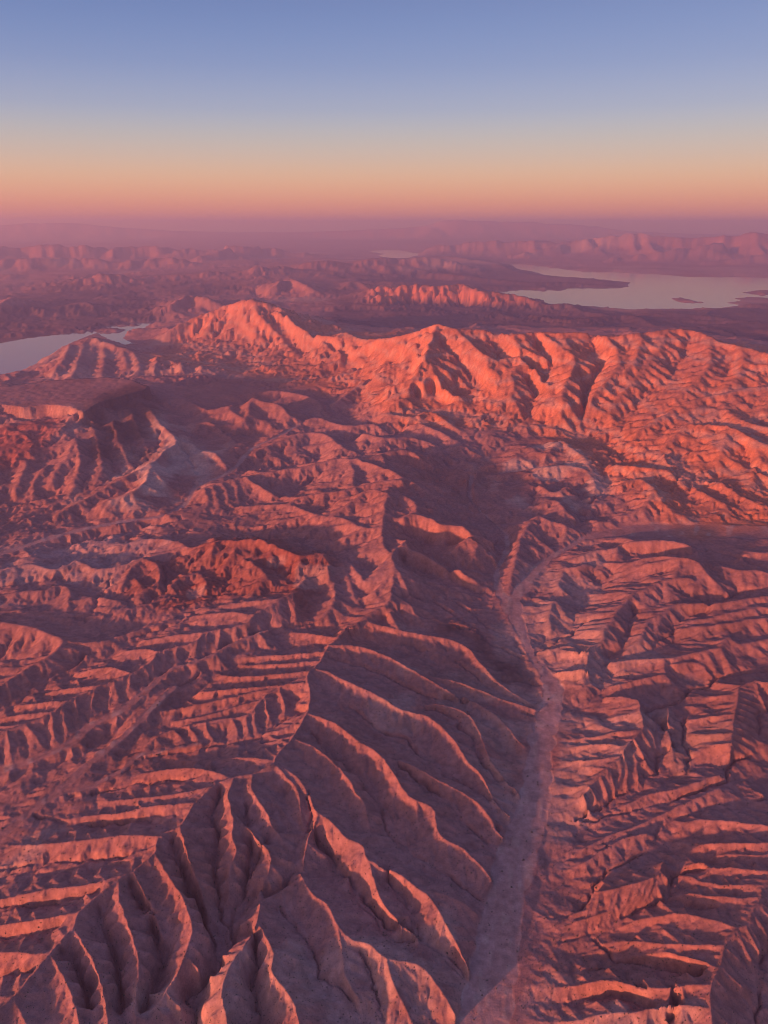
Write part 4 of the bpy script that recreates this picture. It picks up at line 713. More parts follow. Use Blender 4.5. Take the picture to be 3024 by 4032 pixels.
CHANNELS = [
    [(-356.5, 2381, 62.6), (-416, 2297, 49), (-494.9, 2277, 40.8), (-552.6, 2244, 35.4), (-576.9, 2180, 29.9), (-551.8, 2098, 25.8), (-552.2, 2044, 21.8), (-587.1, 1966, 16.3), (-639.7, 1908, 12.2), (-674.3, 1868, 9.5), (-628.7, 1822, 5.4), (-616.3, 1732, 0), (-622.6, 1630, -10)],
    [(-489.9, 2514, 95.2), (-523.6, 2410, 62.9), (-543.7, 2300, 45), (-552.3, 2242, 36.7)],
    [(-605.4, 2697, 125.8), (-587.9, 2577, 84.2), (-552.1, 2470, 63.7), (-542.5, 2347, 43.5)],
    [(-733.1, 2781, 129.2), (-736.6, 2635, 93.3), (-685.4, 2497, 74.4), (-668.2, 2336, 55.2), (-641.6, 2246, 44.9), (-593.8, 2156, 34.1), (-560.7, 2116, 28.6)],
    [(-866.2, 2489, 119), (-809, 2358, 79.8), (-727.1, 2234, 57.4), (-653.8, 2135, 41), (-611.1, 2048, 28.7), (-594.9, 1965, 17.7)],
    [(-978.3, 2269, 125.8), (-880.7, 2160, 81.5), (-807.8, 2042, 58), (-777, 1954, 43.1), (-793.4, 1863, 27.3), (-804.5, 1789, 15)],
    [(-1053, 2147, 119), (-975.3, 2027, 76.8), (-907.4, 1910, 54.5), (-862.3, 1785, 34)],
    [(-1127, 1967, 125.8), (-1030, 1884, 76.1), (-956.2, 1775, 47.6)],
    [(-340.2, 2781, 129.2), (-317.3, 2630, 98.1), (-344.8, 2502, 82), (-347.7, 2435, 74.8)],
    [(-480.3, 2077, 51), (-451.2, 1991, 30.8), (-447.4, 1910, 20.4), (-407, 1795, 7.3), (-387.6, 1711, -2)],
    [(-236.8, 4236, 90.5), (1.8, 4179, 66.4), (223.8, 4131, 52.5), (435.7, 4010, 41), (575.2, 3768, 31), (705.1, 3640, 23.5), (846, 3556, 16.3)],
    [(-317.1, 3933, 102), (-80, 3867, 75), (115, 3725, 59.5), (268, 3623, 48.6), (388, 3595, 41.2), (527.8, 3560, 32.9), (689, 3536, 23.8), (840.1, 3467, 15)],
    [(-190.7, 3470, 102), (-19, 3286, 72.1), (102.9, 3236, 60.2), (150.5, 3150, 53.6), (224.9, 3055, 45.1), (317.2, 2993, 36.7), (342.6, 2954, 33.7), (429.6, 2881, 25.6), (521, 2799, 16.9), (594.9, 2691, 8.2)],
    [(216, 3477, 71.4), (363.2, 3435, 51), (388.1, 3355, 45.6), (450.3, 3250, 37.4), (490.7, 3077, 27.4), (554.3, 2971, 19.7), (618.9, 2896, 13.3), (658.5, 2853, 9.5)],
    [(-360.2, 3215, 112.2), (-209.2, 3010, 81.2), (-110.8, 2912, 69), (-72, 2838, 62.8), (-25.8, 2780, 57), (5.7, 2710, 51.6), (-7.5, 2665, 48.4), (27, 2590, 42.4), (94.4, 2540, 35.8), (134.8, 2490, 30.9), (190.7, 2442, 25.2), (285.2, 2389, 16.5), (343.7, 2325, 9.9), (409.1, 2274, 3.4)],
    [(39.9, 3034, 85), (169.8, 2913, 56.3), (293.4, 2813, 39.5), (337.9, 2698, 29.1), (417.1, 2615, 18.7), (528.9, 2547, 6.8)],
    [(-256, 2545, 85), (-178.9, 2436, 63.7), (-143.1, 2361, 55.4), (-123.7, 2272, 46.9), (-52.4, 2205, 37.9), (-2.7, 2141, 30.7), (8.5, 2108, 27.8), (134.1, 2092, 16.8), (205.2, 2048, 9.8), (272.2, 1983, 2.1), (293.7, 1947, -2)],
    [(-15, 2383, 64.6), (64.1, 2297, 40.7), (108, 2197, 27.1), (141.6, 2094, 15)],
    [(-395.7, 2206, 57.8), (-286, 2086, 34.1), (-245.7, 2041, 28.1), (-233.3, 1975, 21.7), (-195.5, 1940, 17.1), (-145.1, 1914, 12), (-101.5, 1860, 6.1), (-78.6, 1775, -2)],
    [(-85.8, 2038, 42.2), (-48.6, 1973, 24.6), (-33.6, 1898, 13.6), (1, 1807, 1.4)],
    [(-315, 2586, 51), (-188.7, 2439, 33.5), (-90, 2298, 24.1), (-16.7, 2196, 17.9), (0, 2161, 16.1), (112.3, 2131, 10.4), (140.8, 2094, 8.2), (203.7, 2077, 5.2), (281.2, 1997, 0.2), (308.9, 1938, -4)],
    [(112.4, 5245, 122.1), (281.4, 5150, 90.6), (404.9, 5080, 77.1), (455.1, 4963, 68.9), (434.4, 4797, 60.9), (515.1, 4708, 52.9), (613.6, 4593, 43.6), (654.1, 4476, 37.6), (745.7, 4368, 29.7), (823.3, 4290, 23.7), (855.7, 4131, 17.7)],
    [(133.4, 4675, 105.4), (333, 4719, 74), (434.6, 4594, 60.1), (530.1, 4457, 47.9), (628.4, 4325, 37), (721.9, 4198, 27.4), (846.6, 4078, 17.7)],
    [(324.2, 4442, 73.4), (418.6, 4394, 65.9), (572.1, 4359, 59.7), (620.1, 4262, 56.2)],
    [(193.3, 5362, 165.5), (348.1, 5281, 105.8), (474.7, 5108, 72.7), (583.4, 4999, 51.4), (725.9, 4930, 30)],
    [(91.4, 5628, 208.8), (277.4, 5682, 147.2), (457.7, 5604, 110.1), (641.4, 5599, 82.2), (771.6, 5531, 62.3), (845.6, 5333, 43.8), (857.5, 5225, 36.3)],
    [(0, 6715, 240), (211.7, 6643, 174.9), (518.9, 6477, 123.1), (758.2, 6177, 84.4), (879.4, 5872, 60.1), (915.5, 5579, 43.2)],
    [(0, 7678, 220), (285.6, 7568, 153.5), (573, 7241, 111.2), (720, 6839, 83.2)],
    [(-952.1, 2628, 112.2), (-1158, 2635, 74.6), (-1369, 2658, 53.3), (-1550, 2722, 39.4)],
    [(-1027, 2421, 112.2), (-1230, 2427, 82.2), (-1417, 2420, 65.8), (-1553, 2406, 55.3), (-1659, 2390, 47.6)],
    [(-1090, 2227, 112.2), (-1239, 2215, 84.7), (-1372, 2211, 71), (-1565, 2205, 54.4)],
    [(-1166, 2083, 112.2), (-1290, 2068, 84.5), (-1495, 2068, 61.2)],
    [(-1185, 1893, 119), (-1314, 1904, 84.3), (-1440, 1910, 64.6)],
    [(-848.1, 2877, 125.8), (-1027, 2895, 84.6), (-1177, 2889, 63.8), (-1338, 2850, 43.5)],
    [(-1066, 3824, 64.6), (-1160, 3665, 61.2), (-1246, 3424, 57.1), (-1327, 3218, 51.7), (-1411, 3057, 46.2), (-1480, 2886, 39.4), (-1562, 2750, 34), (-1647, 2597, 28.6), (-1722, 2450, 23.1), (-1797, 2325, 19)],
    [(-442, 3356, 112.2), (-523.7, 3334, 99.8), (-647.8, 3208, 87.2), (-901.9, 3146, 71.8), (-1086, 3106, 62.3), (-1192, 3077, 57.1), (-1241, 2982, 52.6), (-1359, 2879, 45.4), (-1493, 2837, 39.2), (-1553, 2777, 35.4)],
    [(-473.7, 4375, 110.1), (-722.8, 4237, 87.4), (-902, 4102, 76.1), (-1074, 3918, 68.1), (-1205, 3845, 63.4), (-1270, 3736, 60), (-1368, 3501, 53.7), (-1435, 3403, 50.4), (-1528, 3319, 46.7), (-1567, 3201, 43.5), (-1704, 3084, 38), (-1837, 3006, 33.3), (-1958, 2914, 28.6)],
    [(-1160, 4523, 97.8), (-1420, 4348, 74.6), (-1639, 4195, 62.3), (-1787, 4043, 54.8), (-1888, 3872, 49.6), (-1991, 3702, 44.3), (-2082, 3532, 39.2), (-2197, 3385, 34)],
    [(-1425, 4725, 97.5), (-1713, 4624, 79.4), (-1954, 4512, 69.5), (-2248, 4556, 63.4), (-2570, 4584, 57), (-2816, 4608, 52.7)],
    [(2306, 3690, 74.8), (2056, 3485, 64.6), (1994, 3428, 61.2), (1940, 3322, 58.5), (1863, 3178, 54.4), (1787, 3110, 51.7), (1724, 3095, 49.6)],
    [(1724, 3095, 49.6), (1651, 3028, 47.6), (1606, 2957, 44.9), (1486, 2900, 39.4), (1357, 2839, 32.6), (1242, 2809, 25.8), (1101, 2774, 17.7), (964, 2747, 9.5), (857.1, 2731, 4.1)],
    [(2453, 3986, 81.6), (2231, 3862, 71.4), (2059, 3835, 65.3), (1925, 3783, 59.8), (1796, 3721, 54.4), (1733, 3691, 51.7), (1660, 3616, 49), (1620, 3574, 47.6), (1506, 3535, 44.9), (1438, 3517, 42.2), (1407, 3459, 39.4), (1459, 3374, 35.4), (1445, 3245, 31.3), (1403, 3157, 28.6), (1344, 3134, 25.8)],
    [(1344, 3133, 25.8), (1311, 3033, 23.1), (1246, 2987, 20.4), (1142, 2912, 16.3), (1045, 2854, 12.2), (948.3, 2786, 6.8), (858.8, 2738, 4.1)],
    [(1680, 4614, 75.9), (1609, 4450, 60.2), (1494, 4181, 45.6), (1431, 4059, 40.8), (1345, 4027, 36.3), (1278, 3876, 31.6), (1212, 3651, 24.9), (1169, 3557, 21.9), (1029, 3471, 15.7), (951.5, 3456, 12.2)],
    [(2687, 4858, 120.4), (2457, 4800, 95.1), (2227, 4622, 80.5), (2031, 4511, 69.9), (1903, 4429, 63.5), (1822, 4302, 58.3), (1723, 4224, 53.6), (1614, 4107, 48.4), (1442, 4051, 42.2)],
    [(1737, 2802, 64.6), (1549, 2795, 44.7), (1373, 2740, 34.7), (1258, 2704, 29), (1202, 2658, 26.3), (1170, 2606, 24.2), (1119, 2557, 21.6), (1043, 2497, 18), (957.7, 2451, 14.2), (901.2, 2418, 11.7), (853.9, 2361, 9.2), (775.2, 2265, 4.8), (714.6, 2235, 2.2), (631, 2218, -2)],
    [(1370, 2375, 68), (1264, 2393, 49.2), (1213, 2392, 44.1), (1169, 2384, 40.3), (1147, 2346, 37.5), (1107, 2283, 32.9), (1032, 2244, 27.4), (958.6, 2222, 22.5), (907.9, 2199, 19.1), (849.4, 2161, 15.2), (760.8, 2136, 9.8), (625.9, 2108, 1.8), (545.6, 2088, -4)],
    [(1531, 2145, 80.2), (1373, 2026, 70.7), (1317, 1964, 68.1), (1282, 1879, 65.2), (1208, 1756, 61.2), (1143, 1652, 57.8)],
    [(1099, 1917, 71.4), (1016, 1955, 46.1), (930.8, 1998, 31.3), (835.7, 2022, 19.5), (796.3, 2075, 12.5), (777.9, 2117, 8.2)],
    [(879.6, 1849, 61.2), (800.3, 1971, 25.7), (723, 1985, 14.2), (642.4, 1988, 4.1)],
    [(894.6, 1778, 64.6), (829.4, 1866, 33.4), (735.6, 1877, 18.1), (617, 1872, 2.7)],
    [(964.5, 1856, 85), (961.7, 1806, 63.6), (924.9, 1762, 52.7), (893.7, 1700, 40.8)],
    [(1247, 2186, 74.8), (1139, 2239, 45.4), (1095, 2262, 38.1)],
    [(1657, 3527, 65.3), (1578, 3408, 53.8), (1541, 3307, 48.6), (1521, 3201, 43.7), (1495, 3092, 39), (1449, 3003, 35.4)],
    [(3050, 5194, 126.5), (2835, 5169, 109.8), (2703, 5375, 102.2), (2594, 5541, 97.4), (2437, 5485, 92.3), (2191, 5524, 84.8), (1947, 5495, 78.1), (1788, 5572, 74)],
    [(920.6, 4098, 21.8), (1074, 4224, 28.7), (1148, 4300, 34.8), (1244, 4402, 44.3), (1341, 4491, 55.2)],
    [(-292.5, 5650, 152.4), (-671.3, 5743, 113.4), (-1086, 5996, 92.7), (-1520, 6202, 74.8), (-1915, 6324, 59.9)],
    [(-1202, 4719, 93.3), (-1492, 4614, 77.9), (-1855, 4535, 67.6), (-2233, 4517, 60), (-2574, 4590, 55.5)],
    [(-1662, 5255, 110), (-1557, 4981, 89.1), (-1554, 4783, 78.8), (-1719, 4639, 64.6)],
    [(-1986, 5073, 81.9), (-1964, 4806, 66.9), (-1951, 4584, 58.5)],
    [(-2291, 8370, 150), (-2192, 8851, 128.7), (-1971, 9118, 115.1), (-1647, 8252, 103.3), (-1522, 7830, 98)],
    [(-2202, 7270, 150), (-2306, 8017, 119.2), (-2211, 8241, 106.4), (-1963, 7608, 91.2), (-1844, 7184, 82)],
    [(-2647, 8832, 190), (-2509, 8222, 165), (-2531, 7601, 143.4), (-2762, 7018, 114.4), (-2924, 6737, 96.5), (-3136, 6371, 74.5), (-3293, 6131, 59.9), (-3455, 5859, 44.6)],
    [(-3694, 6337, 65.6), (-3483, 6545, 75.7), (-3267, 6632, 88.8), (-3068, 6834, 108.2)],
    [(-3225, 8029, 220), (-3016, 7454, 140), (-2870, 6941, 93.9)],
    [(-3142, 8454, 235), (-2896, 7846, 170), (-2727, 7245, 110)],
    [(-3004, 8717, 220), (-2712, 8001, 150)],
    [(-3239, 7454, 140), (-3106, 7008, 94.3)],
    [(879.4, 11799, 790), (997.2, 11484, 680), (1097, 11114, 580), (1265, 10725, 460), (1333, 10454, 410), (1332, 9912, 330), (1274, 9511, 270), (1130, 8897, 190), (945.7, 8158, 120)],
    [(3127, 11825, 800), (3094, 10960, 600), (2843, 10431, 440), (2591, 9819, 320), (2423, 9155, 210), (2559, 8789, 190), (2550, 8261, 170), (2267, 7580, 140), (2118, 7144, 110)],
    [(3496, 10127, 500), (3369, 9823, 440), (3118, 9423, 320), (2729, 8637, 230), (2550, 8261, 170)],
    [(2320, 11825, 800), (2370, 10960, 600), (2025, 9914, 360), (1885, 9597, 250), (1414, 8759, 170)],
    [(3867, 9026, 440), (4100, 8914, 410), (4205, 8653, 390)],
    [(3788, 7782, 280), (3611, 7035, 170), (3250, 6601, 136.2)],
    [(3292, 7611, 230), (2867, 6823, 148.6), (2710, 6328, 104)],
    [(504.5, 12030, 700), (414.5, 11422, 520), (68.1, 10682, 260)],
    [(-2287, 16926, 460), (-1740, 15438, 190), (-1762, 14018, 70)],
    [(-193.2, 13240, 480), (-105.5, 12099, 330), (-332.7, 11063, 180)],
    [(-2835, 16926, 460), (-2449, 15884, 170), (-2324, 14990, 80)],
    [(-3685, 17948, 440), (-3660, 17185, 130)],
    [(1634, 11964, 850), (1762, 11313, 640), (2038, 10897, 480), (1947, 9954, 290)],
    [(4438, 11445, 720), (3836, 10240, 540), (3448, 9776, 450)],
    [(4888, 10902, 740), (4531, 10135, 560)],
    [(2659, 6144, 97.5), (2728, 6497, 115.7), (2734, 6888, 158.7), (2912, 7277, 195.9), (2891, 7712, 260)],
    [(2004, 6763, 132.8), (1754, 6416, 79.4), (1625, 6034, 56.4)],
    [(1144, 6344, 84.8), (1375, 6728, 99.6), (1511, 7491, 128.1), (1409, 8056, 160)],
]
WASHES = [
    [(272, 1597, -12, 89.5), (332.8, 1806, -8, 85.1), (386.9, 1982, -4, 70), (454.1, 2222, 0, 71.2), (553.1, 2507, 4, 69.9), (692.9, 2848, 9, 58.6), (804.1, 3263, 15, 59.1), (911.2, 3559, 19, 57), (964.5, 3758, 22, 55.5), (944, 3925, 24, 34.2), (903.1, 4078, 26, 25.4), (893.4, 4268, 28, 29.3), (882.1, 4565, 32, 46.4), (878, 4792, 36, 64.4)],
    [(878, 4792, 36, 43.5), (824.9, 4930, 38, 30.9), (854.9, 5269, 42, 18.3), (980.6, 5646, 48, 19.4), (1021, 5920, 54, 17.3)],
    [(1025, 5945, 56, 13.9), (948.2, 6246, 62, 9.7), (842.3, 6564, 72, 12.6), (815, 6912, 82, 15.9), (892.9, 7440, 95, 25.4)],
    [(878, 4792, 36, 48.3), (976.1, 4947, 39, 44.7), (1133, 5264, 45, 36.6), (1304, 5508, 50, 27.2), (1469, 5680, 54, 20.9), (1672, 5907, 60, 26)],
    [(1668, 5887, 60, 34.5), (1939, 5969, 68, 77.6), (2240, 6002, 76, 136.3), (2534, 6010, 84, 116.9), (2893, 5941, 92, 135), (3430, 5863, 105, 152.4)],
    [(-3357, 5315, 30, 36.6), (-3048, 5598, 40, 33.4), (-2732, 5963, 48, 35.3), (-2469, 6156, 54, 33.7), (-2229, 6283, 58, 31.6), (-1972, 6385, 62, 32.1), (-1855, 6579, 66, 30.2), (-1830, 6784, 70, 25.4), (-1840, 7167, 76, 26.6), (-1650, 7474, 84, 27.6), (-1560, 7767, 92, 25.4), (-1531, 8172, 100, 26.6), (-1456, 8520, 108, 24.1), (-1265, 8891, 118, 25.1), (-1071, 9411, 128, 22.6)],
    [(-719.8, 4219, 138, 8), (-898.4, 4085, 126, 11.2), (-1070, 3904, 113, 13.6), (-1201, 3833, 105, 16), (-1266, 3725, 99, 18.3), (-1365, 3494, 86, 21.1), (-1433, 3398, 79, 21.9), (-1527, 3317, 71, 23.9), (-1566, 3200, 65, 23.2), (-1705, 3086, 54, 22.6), (-1840, 3010, 44, 24.4), (-1961, 2919, 36, 26)],
    [(-1160, 3665, 90, 15.5), (-1246, 3424, 84, 19.6), (-1327, 3218, 76, 21), (-1411, 3057, 68, 22.4), (-1480, 2886, 58, 19.3), (-1562, 2750, 50, 20.7), (-1647, 2597, 42, 23.8), (-1722, 2450, 34, 24.8)],
    [(-906.3, 3162, 88, 8), (-1091, 3119, 76, 11.4), (-1196, 3088, 71, 13.6), (-1244, 2992, 66, 13.2), (-1361, 2884, 60, 15), (-1494, 2839, 55, 14.8), (-1553, 2777, 52, 14.6)],
]
FLATS = [
    [(-5374, 9122, 310), (-4986, 9242, 310), (-4801, 9454, 310), (-4457, 9328, 310), (-4222, 9454, 310), (-3885, 9328, 310), (-3589, 9004, 310), (-3602, 9544, 310), (-3536, 9782, 310)],
    [(-3724, 8760, 292), (-3770, 8206, 249), (-3877, 7745, 200)],
    [(-4041, 8872, 292), (-4125, 8314, 246), (-4209, 7831, 200)],
    [(-4382, 8900, 285), (-4540, 8529, 242), (-4629, 8174, 205)],
    [(-3371, 11586, 120), (-2744, 11941, 120), (-1894, 12317, 120), (-1133, 12126, 120), (-705.3, 11089, 120), (-799.8, 10071, 120)],
    [(-3067, 12566, 110), (-2253, 13416, 110), (-1494, 13883, 110)],
    [(-7123, 13417, -60), (-6622, 13743, -60), (-6345, 13969, -60), (-5622, 13207, -60)],
    [(-4054, 12683, 80), (-3240, 12485, 80), (-2599, 13098, 80), (-2348, 14008, 80)],
    [(-4916, 15878, 40), (-4152, 15294, 40), (-3078, 14490, 40), (-2644, 14749, 40)],
    [(948.4, 6584, 106.2), (1284, 7245, 110), (1454, 7709, 110)],
    [(1793, 6167, 88.2), (2191, 6167, 88.2), (2768, 6114, 87.8), (3349, 6088, 87.6)],
    [(0, 19314, -40), (1306, 22241, -40), (3431, 23414, -40), (4362, 21176, -40), (5708, 19314, -40), (7746, 20204, -40), (8950, 17741, -40)],
    [(7450, 23083, -70), (9721, 23691, -70), (12110, 24331, -70)],
    [(760.5, 26054, -30), (2281, 26054, -30), (3698, 25315, -30)],
    [(-1594, 20909, -20), (-380.5, 21956, -20), (955.2, 23108, -20)],
    [(-2651, 22066, -20), (-1460, 23857, -20), (-382.4, 22066, -20), (0, 20045, -20)],
    [(-10420, 21342, -60), (-9605, 22416, -60), (-8362, 23599, -60), (-6979, 23599, -60)],
    [(-10218, 19656, -85), (-9351, 20328, -85), (-8332, 20801, -85)],
    [(-26787, 56397, 0), (-20328, 56397, 0), (-14762, 60087, 0), (-6375, 62115, 0)],
    [(-5625, 29362, -20), (-4927, 30355, -20), (-4085, 27555, -20)],
    [(1153, 39977, -40), (2764, 38309, -40), (4434, 34032, -40), (6774, 33409, -40)],
    [(3762, 65826, -60), (9091, 63606, -60), (12127, 52869, -60), (15977, 46317, -60), (21583, 44122, -60)],
    [(-3422, 59784, -85), (-1053, 61328, -85), (0, 61328, -85), (1046, 60934, -85), (2435, 65554, -85)],
    [(-2464, 86545, -70), (0, 89804, -70), (2509, 88145, -70), (4560, 80004, -70)],
    [(-5045, 68205, -60), (-3334, 73508, -60), (-1794, 79693, -60)],
]
LAKES = [
    [(7656, 53394), (9394, 54620), (10211, 50824), (10871, 47276), (11714, 45241), (13152, 44812), (14737, 43371), (15470, 41281), (17109, 40922), (19410, 40569), (21952, 40050), (16471, 29807), (14248, 29521), (13697, 29807), (12889, 29334), (12794, 28430), (11867, 27496), (11963, 26697), (10723, 25651), (9596, 25437), (8998, 25651), (7885, 25437), (7560, 25869), (7145, 26016), (6533, 26314), (6305, 27011), (5597, 27414), (5429, 29148), (4995, 30696), (4592, 32299), (5319, 32754), (6121, 32987), (6718, 33104), (7146, 32412), (7688, 33582), (8711, 34578), (9899, 33825), (10563, 34578), (11460, 37341), (10934, 39051), (10355, 39880), (9835, 41100), (9122, 41646), (8626, 42781), (8409, 45678), (8137, 47995)],
    [(-1373, 80264), (0, 82322), (1419, 83031), (2026, 78947), (3123, 72956), (2989, 69774), (1834, 64167), (733.8, 64167), (0, 65039), (-392.8, 68773), (0, 72956), (-1090, 76438)],
    [(-10163, 17445), (-8838, 17940), (-8538, 18852), (-8264, 19135), (-7482, 20125), (-7164, 19640), (-6860, 19511), (-6711, 19946), (-6688, 20399), (-7053, 20634), (-7326, 20539), (-7441, 20970), (-7087, 21118), (-6622, 21019), (-6599, 21470), (-7106, 21572), (-7076, 21886), (-6576, 21939), (-6247, 22154), (-6210, 21780), (-6326, 21068), (-6389, 20446), (-6479, 19770), (-6267, 18733), (-5704, 17796), (-5893, 17724), (-6479, 18538), (-6947, 19259), (-7239, 19770), (-7289, 19259), (-7240, 17940), (-6958, 16315), (-6877, 15315), (-6793, 14595), (-7031, 14072), (-7881, 13309)],
]
ISLANDS = [
    [(10520, 29148), (11045, 29427), (11031, 28256), (11226, 27661), (10793, 27414), (10353, 27745)],
    [(14192, 31747), (15147, 32639), (16316, 33104), (15066, 30494), (14271, 30696)],
]
MESA = [(-5285, 8988, 390), (-4905, 9108, 390), (-4743, 9360, 390), (-4401, 9233, 390), (-4171, 9360, 390), (-3837, 9233, 390), (-3556, 8928, 390), (-3565, 9424, 390), (-3488, 9624, 390), (-3355, 10047, 390), (-3238, 10272, 390), (-3224, 10554, 390), (-3652, 11006, 390), (-4077, 11182, 390), (-4682, 11006, 390), (-5316, 10587, 390), (-5980, 10272, 390)]
ZONES = {
    'left_bad': [(-5284, 4502), (-1716, 4832), (-614.1, 4832), (-170.8, 5205), (74.6, 5541), (666.1, 6018), (974.7, 5724), (779.4, 4832), (897, 4045), (929.7, 3655), (690.9, 2903), (398.7, 2147), (214.2, 1445), (-2048, 1178)],
    'right_bad': [(802, 4763), (1166, 5541), (1607, 5867), (2460, 6121), (5354, 6018), (2215, 1178), (214.2, 1445), (398.7, 2147), (690.9, 2903), (929.7, 3655), (897, 4045)],
    'left_hills': [(-5189, 4421), (-5922, 5178), (-2896, 5298), (-1915, 6193), (-1564, 5883), (-487.6, 5786), (-306.5, 5178), (-602.4, 4740), (-1683, 4740)],
    'mesa_all': [(-7404, 11924), (-5067, 11924), (-3498, 11464), (-2980, 10191), (-2578, 8603), (-2417, 7923), (-2416, 7257), (-2605, 6621), (-2745, 6325), (-2928, 5948), (-3505, 5186)],
    'mid_hills': [(-2409, 7864), (-1646, 6263), (-483.4, 5749), (71.4, 5307), (636.4, 5749), (956.2, 6492), (986.3, 8321), (427.5, 9895), (-480.2, 11396), (-1178, 10165), (-1538, 7952), (-1841, 6737)],
    'promontory': [(-6526, 13047), (-6437, 14431), (-6901, 17112), (-6931, 18629), (-5129, 16278), (-3152, 14431), (-2825, 12840), (-4300, 12255), (-5413, 12255)],
    'butte': [(-516.3, 25306), (-578.4, 33351), (1504, 34718), (3409, 34718), (3631, 29815), (5684, 22864), (6631, 19592), (3257, 22248), (0, 23852)],
    'peninsula': [(-1547, 53978), (3313, 64413), (5937, 61048), (7821, 52456), (9068, 41417), (11283, 36772), (10209, 33409), (6934, 31444), (4456, 31336), (1062, 36772)],
    'basin': [(0, 8575), (1045, 8381), (1516, 7517), (1343, 6558), (1020, 5805), (761.1, 6215), (0, 7071)],
    'pale_foot': [(1322, 6452), (1678, 8431), (2953, 8240), (3567, 6570), (3663, 5962), (1735, 5962), (1533, 5671), (1027, 5625)],
    'lake_hills': [(-16526, 27555), (-15649, 32548), (-15485, 43433), (-7621, 49260), (-4705, 45594), (-3684, 27555), (-5370, 25951), (-7065, 25215), (-6205, 21792), (-7362, 19817), (-8750, 17783), (-10550, 17248)],
    'range': [(-4526, 14369), (-4812, 20576), (-4117, 24888), (-1975, 18732), (-683, 16642), (1326, 18732), (3804, 17422), (6832, 17839), (7323, 13318), (7292, 10253), (5183, 7054), (3077, 5927), (2471, 5729), (2079, 7209), (1758, 8932), (935.3, 8932), (115.2, 9170), (-457.8, 10887), (-1366, 11988), (-2621, 13318)],
    'far_plain_shade': [(-1712, 19314), (-1618, 27774), (-4593, 31664), (-7281, 27774), (-12163, 38309), (-5039, 43778), (0, 61048), (6242, 72934), (7953, 53359), (9068, 41417), (11283, 36772), (10209, 33409), (6934, 31444), (4426, 31121), (5421, 26544), (7621, 24577), (9275, 24577), (11519, 25781), (13753, 27774), (12411, 22241), (8960, 15791), (8053, 18111), (7072, 19974), (3536, 19974)],
    'lake_plain_shade': [(-8803, 17880), (-8136, 18841), (-7430, 19995), (-6259, 21975), (-7379, 26363), (-13465, 40292), (-14385, 29828), (-15973, 27992), (-10197, 17522)],
    'white_ridge': [(-2911, 6721), (-2777, 8091), (-3184, 10213), (-2339, 8566), (-2323, 9442), (-1831, 8985), (-1770, 6982), (-1898, 6785), (-2092, 6478), (-2569, 6478)],
    'left_pale': [(-3450, 5680), (-2671, 5822), (-1929, 6233), (-1583, 5634), (-1957, 5414), (-2135, 4664), (-2886, 4599)],
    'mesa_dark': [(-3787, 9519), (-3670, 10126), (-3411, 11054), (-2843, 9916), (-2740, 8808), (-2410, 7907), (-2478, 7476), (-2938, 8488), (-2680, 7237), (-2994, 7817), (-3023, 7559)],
    'talus': [(-3816, 9057), (-4115, 9174), (-4659, 8564), (-4034, 7302), (-3776, 7543), (-3624, 7978)],
    'left_peak': [(-4529, 13824), (-4995, 21391), (-4251, 25724), (-1865, 18732), (-683, 16642), (-457.8, 10887), (-2375, 11988)],
    'red_hills': [(-1545, 5367), (-1335, 5630), (-997.4, 5700), (-635.2, 5409), (-369.8, 5409), (-330, 5011), (-411.5, 4762), (-523.8, 4296), (-631, 4597), (-1041, 4728), (-1471, 4566), (-1841, 4762), (-1837, 5284)],
    'pale_hills': [(971.7, 8205), (1671, 8395), (2156, 8696), (2311, 7761), (2196, 6923), (1851, 6425), (1316, 6425), (988.3, 6923)],
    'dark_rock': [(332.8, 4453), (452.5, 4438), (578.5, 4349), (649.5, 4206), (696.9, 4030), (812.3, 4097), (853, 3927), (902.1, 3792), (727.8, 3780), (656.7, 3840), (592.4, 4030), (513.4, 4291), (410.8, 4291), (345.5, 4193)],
}

LAKE_Z = -100.0

# ------------------------------------------------------------------ log-polar survey grid (cells keep their shape, size grows with distance)
DT = 0.00155
T0, T1 = -math.radians(43.0), math.radians(43.0)
R0, R1 = 1050.0, 190000.0
NT = int((T1 - T0) / DT) + 1
NS = int(math.log(R1 / R0) / DT) + 1
S0 = math.log(R0)
th = (T0 + DT * np.arange(NT)).astype(np.float32)
ss = (S0 + DT * np.arange(NS)).astype(np.float32)
rr = np.exp(ss).astype(np.float32)
RR = rr[:, None]

def to_grid(x, y):
    r = np.hypot(x, y)
    return (np.log(r) - S0) / DT, (np.arctan2(x, y) - T0) / DT

rng = np.random.default_rng(11)

